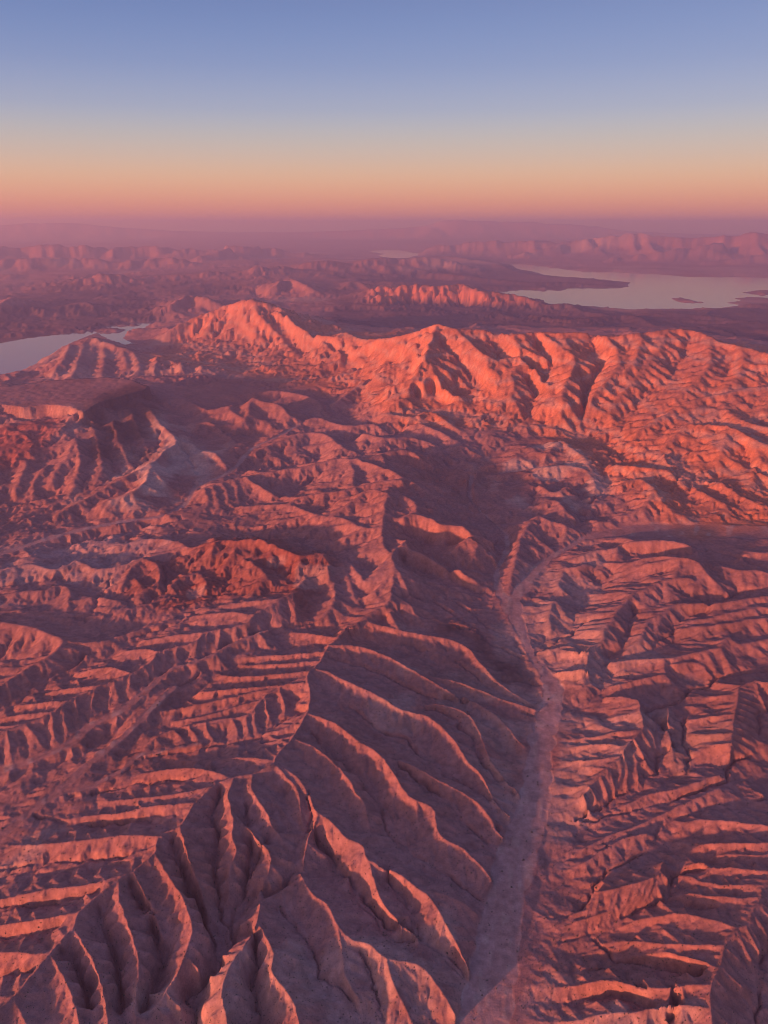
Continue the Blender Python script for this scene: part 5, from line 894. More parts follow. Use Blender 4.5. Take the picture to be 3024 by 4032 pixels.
def dense(line, wob=0.0):
    p = np.array(line, dtype=np.float64)
    if len(p) == 2:
        p = np.vstack([p[0], p.mean(0), p[1]])
    q = np.vstack([2 * p[0] - p[1], p, 2 * p[-1] - p[-2]])
    out = []
    for i in range(1, len(q) - 2):
        a, b, c, d = q[i - 1], q[i], q[i + 1], q[i + 2]
        gi, gj = to_grid(np.array([b[0], c[0]]), np.array([b[1], c[1]]))
        n = int(max(4, 2.2 * max(abs(gi[1] - gi[0]), abs(gj[1] - gj[0])) + 2))
        t = np.linspace(0, 1, n, endpoint=False)[:, None]
        m0, m1 = 0.5 * (c - a), 0.5 * (d - b)
        L = np.linalg.norm((c - b)[:2])
        for m in (m0, m1):
            k = np.linalg.norm(m[:2])
            if k > 1.3 * L:
                m *= 1.3 * L / k
        h = (2*t**3 - 3*t**2 + 1) * b + (t**3 - 2*t**2 + t) * m0 + (-2*t**3 + 3*t**2) * c + (t**3 - t**2) * m1
        out.append(h)
    h = np.vstack(out + [p[-1:]])
    h[:, 2:] = np.stack([np.interp(np.linspace(0, 1, len(h)), np.linspace(0, 1, len(h)), h[:, k]) for k in range(2, h.shape[1])], 1)
    if wob > 0:
        n = len(h)
        kx = max(2, n // 14)
        for k in (0, 1):
            w = np.interp(np.linspace(0, kx, n), np.arange(kx + 1), rng.normal(size=kx + 1))
            h[:, k] += w * wob * DT * np.hypot(h[:, 0], h[:, 1]) * np.minimum(1, np.minimum(np.arange(n), np.arange(n)[::-1]) / 8.0)
    return h

def splat(idx_list):
    """average heights of survey points per cell"""
    sm = np.zeros((NS, NT), np.float32)
    ct = np.zeros((NS, NT), np.float32)
    for h in idx_list:
        gi, gj = to_grid(h[:, 0], h[:, 1])
        i = np.rint(gi).astype(int); j = np.rint(gj).astype(int)
        ok = (i >= 0) & (i < NS) & (j >= 0) & (j < NT)
        np.add.at(sm, (i[ok], j[ok]), h[ok, 2])
        np.add.at(ct, (i[ok], j[ok]), 1.0)
    return sm, ct

def box(a, n):
    """cheap blur, n cells each way, twice"""
    for _ in range(2):
        for ax in (0, 1):
            c = np.cumsum(np.pad(a, [(n + 1, n) if k == ax else (0, 0) for k in (0, 1)], mode='edge'), axis=ax, dtype=np.float64)
            m = a.shape[ax]
            hi = np.take(c, np.arange(2*n + 1, 2*n + 1 + m), axis=ax) if False else (c[2*n+1:2*n+1+m] if ax == 0 else c[:, 2*n+1:2*n+1+m])
            lo = c[0:m] if ax == 0 else c[:, 0:m]
            a = ((hi - lo) / (2*n + 1)).astype(np.float32)
    return a

def distance(mask, reach):
    """distance in cells to the nearest marked cell (jump flooding)"""
    far = 1e6
    ii, jj = np.meshgrid(np.arange(NS, dtype=np.float32), np.arange(NT, dtype=np.float32), indexing='ij')
    pi = np.where(mask, ii, far).astype(np.float32); pj = np.where(mask, jj, far).astype(np.float32)
    best = (pi - ii)**2 + (pj - jj)**2
    step = reach
    while step >= 1:
        for di in (-step, 0, step):
            for dj in (-step, 0, step):
                if di == 0 and dj == 0:
                    continue
                a0, a1 = max(0, di), NS + min(0, di)
                b0, b1 = max(0, dj), NT + min(0, dj)
                ci = pi[a0 - di:a1 - di, b0 - dj:b1 - dj]; cj = pj[a0 - di:a1 - di, b0 - dj:b1 - dj]
                d = (ci - ii[a0:a1, b0:b1])**2 + (cj - jj[a0:a1, b0:b1])**2
                bb = best[a0:a1, b0:b1]
                m = d < bb
                bb[m] = d[m]; pi[a0:a1, b0:b1][m] = ci[m]; pj[a0:a1, b0:b1][m] = cj[m]
        step //= 2
    return np.sqrt(np.minimum(best, 4.0e6))

def in_poly(poly, pad=0):
    """cells inside a plan outline, by scanline in the grid"""
    p = np.array(poly, dtype=np.float64)
    gi, gj = to_grid(p[:, 0], p[:, 1])
    m = np.zeros((NS, NT), bool)
    lo, hi = max(0, int(gi.min())), min(NS - 1, int(gi.max()) + 1)
    cols = np.arange(NT)
    n = len(gi)
    for i in range(lo, hi + 1):
        xs = []
        for k in range(n):
            a, b = gi[k], gi[(k + 1) % n]
            if (a <= i) != (b <= i):
                xs.append(gj[k] + (i - a) / (b - a) * (gj[(k + 1) % n] - gj[k]))
        xs.sort()
        for q in range(0, len(xs) - 1, 2):
            m[i, (cols >= xs[q]) & (cols <= xs[q + 1])] = True
    return m

# ---- value noise on the grid, lattice in (bearing, log distance)
def vnoise(period, seed, ci=1.0, cj=1.0, offs=None):
    g = np.random.default_rng(seed)
    ni, nj = int(NS / (period * ci)) + 4, int(NT / (period * cj)) + 4
    lat = g.uniform(-1, 1, (ni, nj)).astype(np.float32)
    u = (np.arange(NS, dtype=np.float32) / (period * ci))[:, None] + np.zeros((1, NT), np.float32)
    v = (np.arange(NT, dtype=np.float32) / (period * cj))[None, :] + np.zeros((NS, 1), np.float32)
    if offs is not None:
        u = np.clip(u + offs[0], 0, ni - 2.001); v = np.clip(v + offs[1], 0, nj - 2.001)
    iu = u.astype(np.int32); iv = v.astype(np.int32)
    fu = u - iu; fv = v - iv
    fu = fu * fu * fu * (fu * (fu * 6 - 15) + 10); fv = fv * fv * fv * (fv * (fv * 6 - 15) + 10)
    a = lat[iu, iv]; b = lat[iu + 1, iv]; c = lat[iu, iv + 1]; d = lat[iu + 1, iv + 1]
    return (a + (b - a) * fu) * (1 - fv) + (c + (d - c) * fu) * fv

# ------------------------------------------------------------------ masks
ridge_pts = [dense(l, 0.5) for l in RIDGES]
chan_pts = [dense(l, 1.6) for l in CHANNELS]
flat_pts = [dense(l) for l in FLATS]
rs, rc = splat(ridge_pts)
cs, cc = splat(chan_pts)
fs, fc = splat(flat_pts)

wash_d = np.full((NS, NT), 9.0, np.float32)          # signed distance to the wash edge over its half width
wash_z = np.zeros((NS, NT), np.float32)
wash_id = np.full((NS, NT), -1, np.int8)   # which wash; the last three are minor drains of the badlands
for wi, l in enumerate(WASHES):
    h = dense(l)
    edge = np.interp(np.linspace(0, len(h) / 14.0, len(h)), np.arange(len(h) // 14 + 2), rng.uniform(0.72, 1.28, len(h) // 14 + 2))
    gi, gj = to_grid(h[:, 0], h[:, 1])
    hw = h[:, 3] * edge / (DT * np.hypot(h[:, 0], h[:, 1]))
    for k in range(0, len(h)):
        w = max(hw[k], 0.9)
        q = int(w * 2.2 + 2)
        i0, j0 = int(round(gi[k])), int(round(gj[k]))
        a0, a1, b0, b1 = max(0, i0 - q), min(NS, i0 + q + 1), max(0, j0 - q), min(NT, j0 + q + 1)
        if a0 >= a1 or b0 >= b1:
            continue
        d = np.hypot(np.arange(a0, a1)[:, None] - gi[k], np.arange(b0, b1)[None, :] - gj[k]) / w
        sub = wash_d[a0:a1, b0:b1]
        m = d < sub
        sub[m] = d[m]
        wash_z[a0:a1, b0:b1][m] = h[k, 2]
        wash_id[a0:a1, b0:b1][m] = wi
in_wash = wash_d < 1.0

jag = (0.9 * vnoise(14, 3), 0.9 * vnoise(14, 4))
lake_masks = [in_poly(p) for p in LAKES]
isle_masks = [in_poly(p) for p in ISLANDS]
lake = np.zeros((NS, NT), bool)
for m in lake_masks:
    lake |= m
isle = np.zeros((NS, NT), bool)
for m in isle_masks:
    isle |= m
lake &= ~isle
mesa = in_poly([(p[0], p[1]) for p in MESA])

# side ribs: every long crest sheds short ribs, slanted downhill, like the barbs of a feather
taken = distance((rc > 0) | (cc > 0) | in_wash | lake, 16)
barbs = []
frng = np.random.default_rng(23)
for h in ridge_pts:
    r_ = np.hypot(h[:, 0], h[:, 1])
    seg = np.hypot(np.diff(h[:, 0]), np.diff(h[:, 1]))
    run = np.concatenate([[0], np.cumsum(seg)])
    rm = float(r_.mean())
    if rm > 15000 or run[-1] < 0.06 * rm:
        continue
    fall = 1.0 if h[-1, 2] <= h[0, 2] else -1.0
    pos = frng.uniform(0.01, 0.03) * rm
    while pos < run[-1] - 0.01 * rm:
        k = int(np.searchsorted(run, pos))
        k0, k1 = max(0, k - 4), min(len(h) - 1, k + 4)
        d = (h[k1, :2] - h[k0, :2]) * fall
        d /= max(np.hypot(*d), 1e-6)
        for side in (-1, 1):
            if frng.uniform() < 0.12:
                continue
            a = side * math.radians(frng.uniform(48, 72))
            v = np.array([d[0] * math.cos(a) - d[1] * math.sin(a), d[0] * math.sin(a) + d[1] * math.cos(a)])
            L = frng.uniform(0.018, 0.045) * rm
            n = int(L / (DT * rm) * 2) + 3
            q = np.linspace(0, 1, n)
            bend = frng.uniform(-0.25, 0.25)
            px = h[k, 0] + L * q * v[0] + d[0] * L * bend * q * q
            py = h[k, 1] + L * q * v[1] + d[1] * L * bend * q * q
            pz = h[k, 2] - (0.24 + 0.06 * (rm < 4600)) * L * q - 0.004 * rm * q * (1 - q)
            gi, gj = to_grid(px, py)
            ii = np.rint(gi).astype(int).clip(0, NS - 1); jj = np.rint(gj).astype(int).clip(0, NT - 1)
            clear = (taken[ii, jj] > 2.6) | (q < min(0.5, 3.6 * DT * rm / L))
            stop = n if clear.all() else int(np.argmin(clear))
            if stop > n * 0.35:
                barbs.append(np.stack([px, py, pz], 1)[1:stop])
        pos += frng.uniform(0.017, 0.034) * rm
bs, bc = splat(barbs)
free = (rc == 0) & (cc == 0)
rs = np.where(free, rs + bs, rs); rc = np.where(free, rc + bc, rc)

# ------------------------------------------------------------------ base relief: membrane stretched over crests, drains and flats
ridge_d = distance(rc > 0, 64)
# valley sides fall away from every crest at the angle of rest, so crests and valley lines both stay crisp
G = np.minimum(0.024 * RR, 190.0) + np.zeros((NS, NT), np.float32)
G *= np.clip((70000.0 - RR) / 30000.0, 0.3, 1.0)
cut = G * (1.0 - np.exp(-(0.42 - 0.24 * np.clip((RR - 22000) / 20000, 0, 1)) * ridge_d * DT * RR / G))

hold = np.zeros((NS, NT), np.float32)
val = np.zeros((NS, NT), np.float32)
def pin(mask, z):
    hold[mask] = 1.0
    val[mask] = z[mask] if isinstance(z, np.ndarray) else z
m = fc > 0
pin(m, np.where(m, fs / np.maximum(fc, 1) + cut, 0))
m = cc > 0
pin(m, np.where(m, cs / np.maximum(cc, 1) + cut, 0))
m = rc > 0
pin(m, np.where(m, rs / np.maximum(rc, 1), 0))
pin(in_wash, wash_z + cut)
shore_d = distance(~lake, 16)
shore_out = distance(lake | isle, 16)
pin(lake, (LAKE_Z - np.minimum(4.0 * shore_d, 40.0)) + cut)
isle_d = distance(~isle, 16)
pin(isle, LAKE_Z + np.minimum(6.0 * isle_d, 45.0) + cut)
pin(mesa, 390.0 + 20.0 * vnoise(40, 8))
ridge_d[mesa] = 0
cut[mesa] = 0
edge = np.zeros((NS, NT), bool); edge[-3:, :] = True
pin(edge, 0.0 + cut)

def solve(val, hold):
    levels = [(val * hold, hold)]
    while min(levels[-1][0].shape) > 24:
        v, h = levels[-1]
        a, b = (v.shape[0] // 2) * 2, (v.shape[1] // 2) * 2
        pv = np.pad(v, ((0, v.shape[0] % 2), (0, v.shape[1] % 2))); ph = np.pad(h, ((0, h.shape[0] % 2), (0, h.shape[1] % 2)))
        sv = pv[0::2, 0::2] + pv[1::2, 0::2] + pv[0::2, 1::2] + pv[1::2, 1::2]
        sh = ph[0::2, 0::2] + ph[1::2, 0::2] + ph[0::2, 1::2] + ph[1::2, 1::2]
        levels.append((np.where(sh > 0, sv / np.maximum(sh, 1), 0).astype(np.float32), (sh > 0).astype(np.float32)))
    z = None
    for lv in range(len(levels) - 1, -1, -1):
        v, h = levels[lv]
        if z is None:
            z = np.full(v.shape, float((v * h).sum() / max(h.sum(), 1)), np.float32)
        else:
            z = np.repeat(np.repeat(z, 2, 0), 2, 1)[:v.shape[0], :v.shape[1]]
        hb = h > 0
        for it in range(200 if lv > 3 else (60 if lv > 0 else 30)):
            p = np.pad(z, 1, mode='edge')
            z = 0.25 * (p[:-2, 1:-1] + p[2:, 1:-1] + p[1:-1, :-2] + p[1:-1, 2:])
            z[hb] = v[hb]
    return z.astype(np.float32)

Z = solve(val, hold) - cut
Z = np.where(mesa | lake | (RR < 4300), Z, box(Z, 1))          # weathered crests
keep_flat = np.clip((wash_d - 0.9) / 0.9, 0, 1).astype(np.float32)     # 0 in the washes
keep_flat[lake] = 0

# ------------------------------------------------------------------ hummocks where the survey has no lines
open_d = np.clip((ridge_d - 6) / 30.0, 0, 1)
warp = (1.2 * vnoise(60, 21), 1.2 * vnoise(60, 22))
rough = np.zeros((NS, NT), np.float32)
for k, (per, amp) in enumerate(((70, 1.0), (34, 0.55), (17, 0.30))):
    n = vnoise(per, 30 + k, 1, 1, (warp[0] * 8 / per * 6, warp[1] * 8 / per * 6))
    rough += amp * (1.0 - 2.0 * np.abs(n))
ROUGH = 0.003
dist_fade = np.clip((RR - 2500) / 4000, 0.25, 1) * np.clip((110000 - RR) / 60000, 0.15, 1)
Z += (np.minimum(RR, 14000) + np.clip(RR - 30000, 0, 30000) * 0.2) * ROUGH * dist_fade * rough * open_d * keep_flat * np.clip(shore_out / 14.0, 0, 1) * np.where(mesa, 0.25, 1) * (~lake)

# ------------------------------------------------------------------ gullies: stripes that follow the fall line, octave on octave
def gullies(Z, wave, depth, seed, pre, smax=0.3, smin=0.02):
    """wave in cells; depth as share of the wavelength per unit slope"""
    base = box(Z, pre) if pre > 0 else Z
    gi = np.zeros_like(Z); gj = np.zeros_like(Z)
    gi[1:-1] = base[2:] - base[:-2]; gj[:, 1:-1] = base[:, 2:] - base[:, :-2]
    cell = DT * RR
    gi /= 2 * cell; gj /= 2 * cell
    slope = np.hypot(gi, gj) + 1e-6
    si, sj = -gj / slope, gi / slope                     # across the slope
    g = np.random.default_rng(seed)
    cs_ = wave * 1.25
    ni, nj = int(NS / cs_) + 6, int(NT / cs_) + 6
    oi = g.uniform(0, 1, (ni, nj)).astype(np.float32); oj = g.uniform(0, 1, (ni, nj)).astype(np.float32)
    u = np.arange(NS, dtype=np.float32)[:, None] / cs_ + np.zeros((1, NT), np.float32)
    v = np.arange(NT, dtype=np.float32)[None, :] / cs_ + np.zeros((NS, 1), np.float32)
    iu = u.astype(np.int32); iv = v.astype(np.int32)
    fu = u - iu; fv = v - iv
    c_ = np.zeros_like(Z); s_ = np.zeros_like(Z)
    k2 = 2 * np.pi * cs_ / wave
    for a in (-1, 0, 1):
        for b in (-1, 0, 1):
            du = fu - a - oi[iu + 2 + a, iv + 2 + b]; dv = fv - b - oj[iu + 2 + a, iv + 2 + b]
            w = np.maximum(np.exp(-2.2 * (du * du + dv * dv)) - 0.012, 0)
            ph = (du * si + dv * sj) * k2
            c_ += w * np.cos(ph); s_ += w * np.sin(ph)
    mag = np.sqrt(c_ * c_ + s_ * s_) + 1e-6
    coh = np.minimum(1.0, mag * 2.2)
    cn = c_ / mag
    sl = np.clip(slope - smin, 0, smax)
    tri = 1.0 - 2.0 * np.abs(np.arctan2(s_, c_)) / np.pi
    prof = (0.55 * cn + 0.45 * tri) * coh                # sharp ribs and sharp gullies
    return prof * depth * wave * DT * RR * sl

OCT = [(46, 0.2, 6), (23, 0.17, 3), (11.5, 0.2, 1), (6, 0.18, 0), (3.2, 0.1, 0)]
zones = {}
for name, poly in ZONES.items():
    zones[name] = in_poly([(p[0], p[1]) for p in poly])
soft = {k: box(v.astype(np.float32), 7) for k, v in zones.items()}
rock = 1.0 - 0.35 * soft['range']
crag = np.clip(0.5 * soft['range'] + 0.5 * soft['left_peak'] + soft['butte'] + 0.5 * soft['promontory'] + 0.3 * soft['mesa_all'] + 0.4 * soft['lake_hills'] + 0.25 * soft['mid_hills'] + 0.35 * soft['pale_foot'] + 0.3 * soft['red_hills'] + 0.25 * soft['left_hills'], 0, 1.0) - 0.3 * np.clip((5200 - RR) / 1500, 0, 1)
calm = np.clip(ridge_d / 9.0, 0.15, 1.0)
for k, (wave, depth, pre) in enumerate(OCT):
    near = np.clip(ridge_d / (0.5 * wave), 0.05, 1.0)
    Z += gullies(Z, wave, depth, 100 + k, pre, 0.3 + 0.15 * np.maximum(crag, 0)) * keep_flat * near * (rock if k < 2 else 1.0 + 1.1 * crag) * np.clip((160000 - RR) / 60000, 0, 1) * np.where(RR > 20000, 1.1, 1.0)

# incised drains: thin crooked cracks along the surveyed channels
chan_d = distance(cc > 0, 8)
inc = np.where(RR < 9000, 1.0, np.clip((14000 - RR) / 5000, 0, 1))
Z -= inc * keep_flat * np.minimum(RR * 0.0085, 24.0) * np.exp(-(chan_d / 1.15)**2) * np.clip(0.42 + 0.95 * vnoise(30, 77) + 0.3 * vnoise(9, 78), 0.05, 1)

# ledges of bedded rock on the range
bed = soft['range'] * np.clip((Z - 150) / 150, 0, 1)
Z += bed * 4.0 * np.sin(Z * (2 * np.pi / 58.0) + 1.5 * vnoise(60, 91)) * np.clip(ridge_d / 6.0, 0, 1)
Z += bed * 0.35 * DT * RR * (1.0 - 2.0 * np.abs(vnoise(6, 92))) + bed * 0.3 * DT * RR * (1.0 - 2.0 * np.abs(vnoise(3, 93)))
# cut banks along the washes
Z -= np.minimum(RR * 0.0007, 2.5) * np.clip((1.06 - wash_d) / 0.08, 0, 1)
# fine grain
Z += 0.35 * DT * RR * (vnoise(4, 51) * 0.6 + vnoise(2.1, 52) * 0.4) * (0.12 + 0.88 * keep_flat) * np.clip((60000 - RR) / 50000, 0, 1)
# braids on the wash floors
bra = vnoise(5, 61, 3.0, 1.0)
Z[in_wash] += (np.minimum(RR * 0.0004, 1.6) * bra)[in_wash]
# strata steps on the range and mesa cliffs
# lakes: keep the bed below and the land above the water line
Z = np.where(lake, np.minimum(Z, LAKE_Z - 2.0), np.maximum(Z, LAKE_Z + 1.5)).astype(np.float32)

# ------------------------------------------------------------------ ground colours (rock tones, plus shade put into the far plains)
def c(*v):
    return np.array(v, np.float32)
COL = np.zeros((NS, NT, 3), np.float32)
n1 = vnoise(90, 71); n2 = vnoise(24, 72); n3 = vnoise(7, 73)
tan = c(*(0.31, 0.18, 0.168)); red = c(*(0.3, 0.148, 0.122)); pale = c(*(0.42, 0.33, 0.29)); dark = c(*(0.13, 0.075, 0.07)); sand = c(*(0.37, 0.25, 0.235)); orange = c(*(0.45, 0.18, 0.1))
COL[:] = tan
def blend(col, w):
    global COL
    w = np.clip(w, 0, 1)[..., None].astype(np.float32)
    COL = COL * (1 - w) + col * w
blend(red, 0.35 + 0.5 * n1 + 0.2 * n2)
blend(pale, np.clip(vnoise(130, 74) * 1.2 + 0.5 * n2 - 0.55, 0, 0.35))
blend(dark, np.clip(-vnoise(110, 75) * 1.1 + 0.6 * n2 - 0.65, 0, 0.4))
blend(orange, soft['range'] * (0.75 + 0.2 * n2))
blend(pale, soft['range'] * np.clip(np.sin(Z / 26.0 + 2.2 * n2) * 1.6 - 0.9, 0, 0.35))
blend(c(*(0.09, 0.07, 0.082)), np.maximum(soft['far_plain_shade'], soft['lake_plain_shade']) * (0.75 + 0.25 * n2) * np.clip((260 - Z) / 140, 0, 1))  # low far and lakeside plains darkened: cast shadow put into the colour
blend(orange, soft['butte'] * np.clip((Z - 40) / 80, 0, 0.9))
blend(c(0.225, 0.088, 0.07), soft['red_hills'] * (0.75 + 0.4 * n2))
blend(pale, soft['white_ridge'] * np.clip(0.35 + 0.8 * n2 + 0.3 * n3, 0, 0.75))
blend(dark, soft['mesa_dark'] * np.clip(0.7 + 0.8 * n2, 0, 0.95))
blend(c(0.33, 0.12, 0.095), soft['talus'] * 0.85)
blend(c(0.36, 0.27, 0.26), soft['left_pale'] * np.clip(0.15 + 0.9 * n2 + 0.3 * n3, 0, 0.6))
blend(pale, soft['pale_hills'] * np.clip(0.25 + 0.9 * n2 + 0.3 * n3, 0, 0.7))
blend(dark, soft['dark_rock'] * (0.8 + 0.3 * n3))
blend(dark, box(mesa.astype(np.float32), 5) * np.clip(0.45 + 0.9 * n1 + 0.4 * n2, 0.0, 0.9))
blend(pale, soft['red_hills'] * np.clip(n2 * 1.4 - 0.75, 0, 0.4))
blend(sand, np.clip((1.05 - wash_d) / 0.07, 0, 1) * np.choose(wash_id.clip(0), [0.96, 0.8, 0.6, 0.75, 0.16, 0.9, 0.22, 0.22, 0.18]) * (0.9 + 0.1 * n3))
blend(pale, np.where(in_wash, np.clip(bra * 1.3 - 0.45, 0, 0.5), 0))
blend(c(0.42, 0.36, 0.33), np.where(~(lake | isle), np.exp(-shore_out / 1.6) * 0.6, 0))
COL *= (1.0 + 0.10 * n3 + 0.10 * n2)[..., None]

# ------------------------------------------------------------------ mesh rows: dense near, sparser where the ground foreshortens
rows = [0.0]
while rows[-1] < NS - 1:
    r = R0 * math.exp(rows[-1] * DT)
    rows.append(rows[-1] + 1.38 * (1.0 if r < 5000 else min(7.0, 1.0 + (r - 5000) / 9000.0)))
rows = np.array(rows[:-1])
NR = len(rows)
i0 = rows.astype(int); f = (rows - i0).astype(np.float32)[:, None]
i1 = np.minimum(i0 + 1, NS - 1)
zz = Z[i0] * (1 - f) + Z[i1] * f
cl = COL[i0]
rrow = (R0 * np.exp(rows * DT))[:, None]
# the land runs on past the surveyed sector: margins repeat it mirrored, in ever wider steps
pad = np.cumsum(np.linspace(2, 26, 36)).astype(int)
cols = np.concatenate([pad[::-1], np.arange(NT), NT - 1 - pad])
th_all = np.concatenate([th[0] - pad[::-1] * DT, th, th[-1] + pad * DT])
NM = len(pad)
zz = zz[:, cols]; cl = cl[:, cols]
VX = rrow * np.sin(th_all)[None, :]; VY = rrow * np.cos(th_all)[None, :]
MT = len(cols)
verts = np.stack([VX, VY, zz], -1).reshape(-1, 3).astype(np.float32)
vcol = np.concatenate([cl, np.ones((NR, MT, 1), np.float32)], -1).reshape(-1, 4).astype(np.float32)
nearest = np.rint(rows).astype(int).clip(0, NS - 1)
region = np.zeros((NR, NT), np.int16)
names = [('base', 'desert_plain', 'dark violet desert plain spreading around the far buttes and lakes'), ('far', 'far_mountains', 'hazy pink mountain chains fading out along the horizon'), ('lake_hills', 'hills', 'dusky rugged hills across the grey blue lake inlet'), ('peninsula', 'peninsula', 'low dark peninsula reaching out into the broad pink lake'), ('butte', 'butte', 'craggy sunlit butte on the dark plain behind the bright range'), ('mesa_all', 'mesa', 'flat topped dark mesa with gullied red cliffs'), ('promontory', 'promontory', 'rocky sunlit promontory above the grey blue lake inlet'), ('mid_hills', 'foothills', 'ribbed pinkish foothills between the pale side wash and the shaded basin'), ('basin', 'desert_basin', 'shaded gravel basin at the head of the main wash'), ('pale_foot', 'foothills', 'pale craggy foothills at the foot of the bright range'), ('range', 'mountain_range', 'tall bright orange mountain range with dark gullies and long crest'), ('left_hills', 'hills', 'maroon broken hills topped by a red peak'), ('left_bad', 'badlands', 'feathered badland ridges with a long crest falling to the shaded wash bank'), ('right_bad', 'badlands', 'finely ribbed sunlit badlands between the main wash and the gravel fan'), ('wash5', 'dry_wash', 'narrow pale wash winding below the flat topped mesa'), ('wash34', 'dry_wash', 'side wash leaving the broad gravel fan under the range'), ('wash012', 'dry_wash', 'wide mauve main wash with braided sandy bed'), ('isle0', 'island', 'slim dark island alone in the broad pink lake'), ('isle1', 'island', 'long low island close to the shore of the broad pink lake')]
for k, (key, nm, lab) in enumerate(names):
    if key in zones:
        region[zones[key][nearest] & (~lake[nearest])] = k
    elif key.startswith('wash'):
        ids = [int(ch) for ch in key[4:]]
        w = in_wash[nearest] & np.isin(wash_id[nearest], ids)
        region[w] = k
    elif key == 'far':
        region[rrow[:, 0] > 52000.0] = k
    elif key.startswith('isle'):
        region[isle_masks[int(key[4:])][nearest]] = k

region = region[:, cols]

# ------------------------------------------------------------------ materials
def ground_material():
    m = bpy.data.materials.new('desert_ground')
    m.use_nodes = True
    t = m.node_tree
    b = t.nodes['Principled BSDF']
    b.inputs['Roughness'].default_value = 1.0
    b.inputs['Specular IOR Level'].default_value = 0.0
    at = t.nodes.new('ShaderNodeAttribute'); at.attribute_name = 'geology_and_shade'
    co = t.nodes.new('ShaderNodeTexCoord')
    n1 = t.nodes.new('ShaderNodeTexNoise'); n1.inputs['Scale'].default_value = 0.035; n1.inputs['Detail'].default_value = 5.0; n1.inputs['Roughness'].default_value = 0.65
    n2 = t.nodes.new('ShaderNodeTexNoise'); n2.inputs['Scale'].default_value = 0.22; n2.inputs['Detail'].default_value = 2.0
    t.links.new(co.outputs['Object'], n1.inputs['Vector']); t.links.new(co.outputs['Object'], n2.inputs['Vector'])
    mr = t.nodes.new('ShaderNodeMapRange'); mr.inputs['From Min'].default_value = 0.25; mr.inputs['From Max'].default_value = 0.75
    mr.inputs['To Min'].default_value = 0.72; mr.inputs['To Max'].default_value = 1.28
    t.links.new(n1.outputs['Fac'], mr.inputs['Value'])
    mr2 = t.nodes.new('ShaderNodeMapRange'); mr2.inputs['From Min'].default_value = 0.3; mr2.inputs['From Max'].default_value = 0.7
    mr2.inputs['To Min'].default_value = 0.88; mr2.inputs['To Max'].default_value = 1.12
    t.links.new(n2.outputs['Fac'], mr2.inputs['Value'])
    mm = t.nodes.new('ShaderNodeMath'); mm.operation = 'MULTIPLY'
    t.links.new(mr.outputs[0], mm.inputs[0]); t.links.new(mr2.outputs[0], mm.inputs[1])
    mx = t.nodes.new('ShaderNodeMixRGB'); mx.blend_type = 'MULTIPLY'; mx.inputs['Fac'].default_value = 1.0
    t.links.new(at.outputs['Color'], mx.inputs['Color1']); t.links.new(mm.outputs[0], mx.inputs['Color2'])
    t.links.new(mx.outputs[0], b.inputs['Base Color'])
    n3 = t.nodes.new('ShaderNodeTexNoise'); n3.inputs['Scale'].default_value = 0.05; n3.inputs['Detail'].default_value = 6.0; n3.inputs['Roughness'].default_value = 0.7
    t.links.new(co.outputs['Object'], n3.inputs['Vector'])
    bp = t.nodes.new('ShaderNodeBump'); bp.inputs['Strength'].default_value = 1.0; bp.inputs['Distance'].default_value = 2.5
    t.links.new(n3.outputs['Fac'], bp.inputs['Height']); t.links.new(bp.outputs[0], b.inputs['Normal'])
    return m
ground = ground_material()

def water_material():
    m = bpy.data.materials.new('lake_water')
    m.use_nodes = True
    t = m.node_tree
    b = t.nodes['Principled BSDF']
    b.inputs['Base Color'].default_value = (0.24, 0.17, 0.17, 1)
    b.inputs['Roughness'].default_value = 0.10
    b.inputs['IOR'].default_value = 1.33
    b.inputs['Specular IOR Level'].default_value = 0.8
    co = t.nodes.new('ShaderNodeTexCoord')
    n = t.nodes.new('ShaderNodeTexNoise'); n.inputs['Scale'].default_value = 0.004; n.inputs['Detail'].default_value = 6.0
    t.links.new(co.outputs['Object'], n.inputs['Vector'])
    bp = t.nodes.new('ShaderNodeBump'); bp.inputs['Strength'].default_value = 0.05; bp.inputs['Distance'].default_value = 1.0
    t.links.new(n.outputs['Fac'], bp.inputs['Height']); t.links.new(bp.outputs[0], b.inputs['Normal'])
    return m

def tag(o, label, cat, kind):
    o['label'] = label; o['category'] = cat; o['kind'] = kind
    return o

print('grid', NS, NT, 'mesh', NR, MT, 'tris', 2 * NR * MT)
# ------------------------------------------------------------------ terrain pieces, cut along the edges of the landforms
qa = (np.arange(NR - 1)[:, None] * MT + np.arange(MT - 1)[None, :])
qreg = region[:-1, :-1]
def terrain_piece(k, name, label):
    sel = qa[qreg == k]
    if sel.size == 0:
        return None
    quads = np.stack([sel, sel + 1, sel + MT + 1, sel + MT], -1).astype(np.int64)
    used, inv = np.unique(quads, return_inverse=True)
    inv = inv.reshape(-1).astype(np.int32)
    nq = len(sel)
    me = bpy.data.meshes.new(name)
    me.vertices.add(len(used))
    me.vertices.foreach_set('co', verts[used].reshape(-1))
    me.loops.add(4 * nq)
    me.loops.foreach_set('vertex_index', inv)
    me.polygons.add(nq)
    me.polygons.foreach_set('loop_start', np.arange(0, 4 * nq, 4, dtype=np.int32))
    me.polygons.foreach_set('loop_total', np.full(nq, 4, np.int32))
    a = me.attributes.new('geology_and_shade', 'FLOAT_COLOR', 'POINT')
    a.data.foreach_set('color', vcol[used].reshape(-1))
    me.update(calc_edges=True)
    me.polygons.foreach_set('use_smooth', np.ones(nq, bool))
    me.materials.append(ground)
    o = bpy.data.objects.new(name, me)
    scene.collection.objects.link(o)
    return o
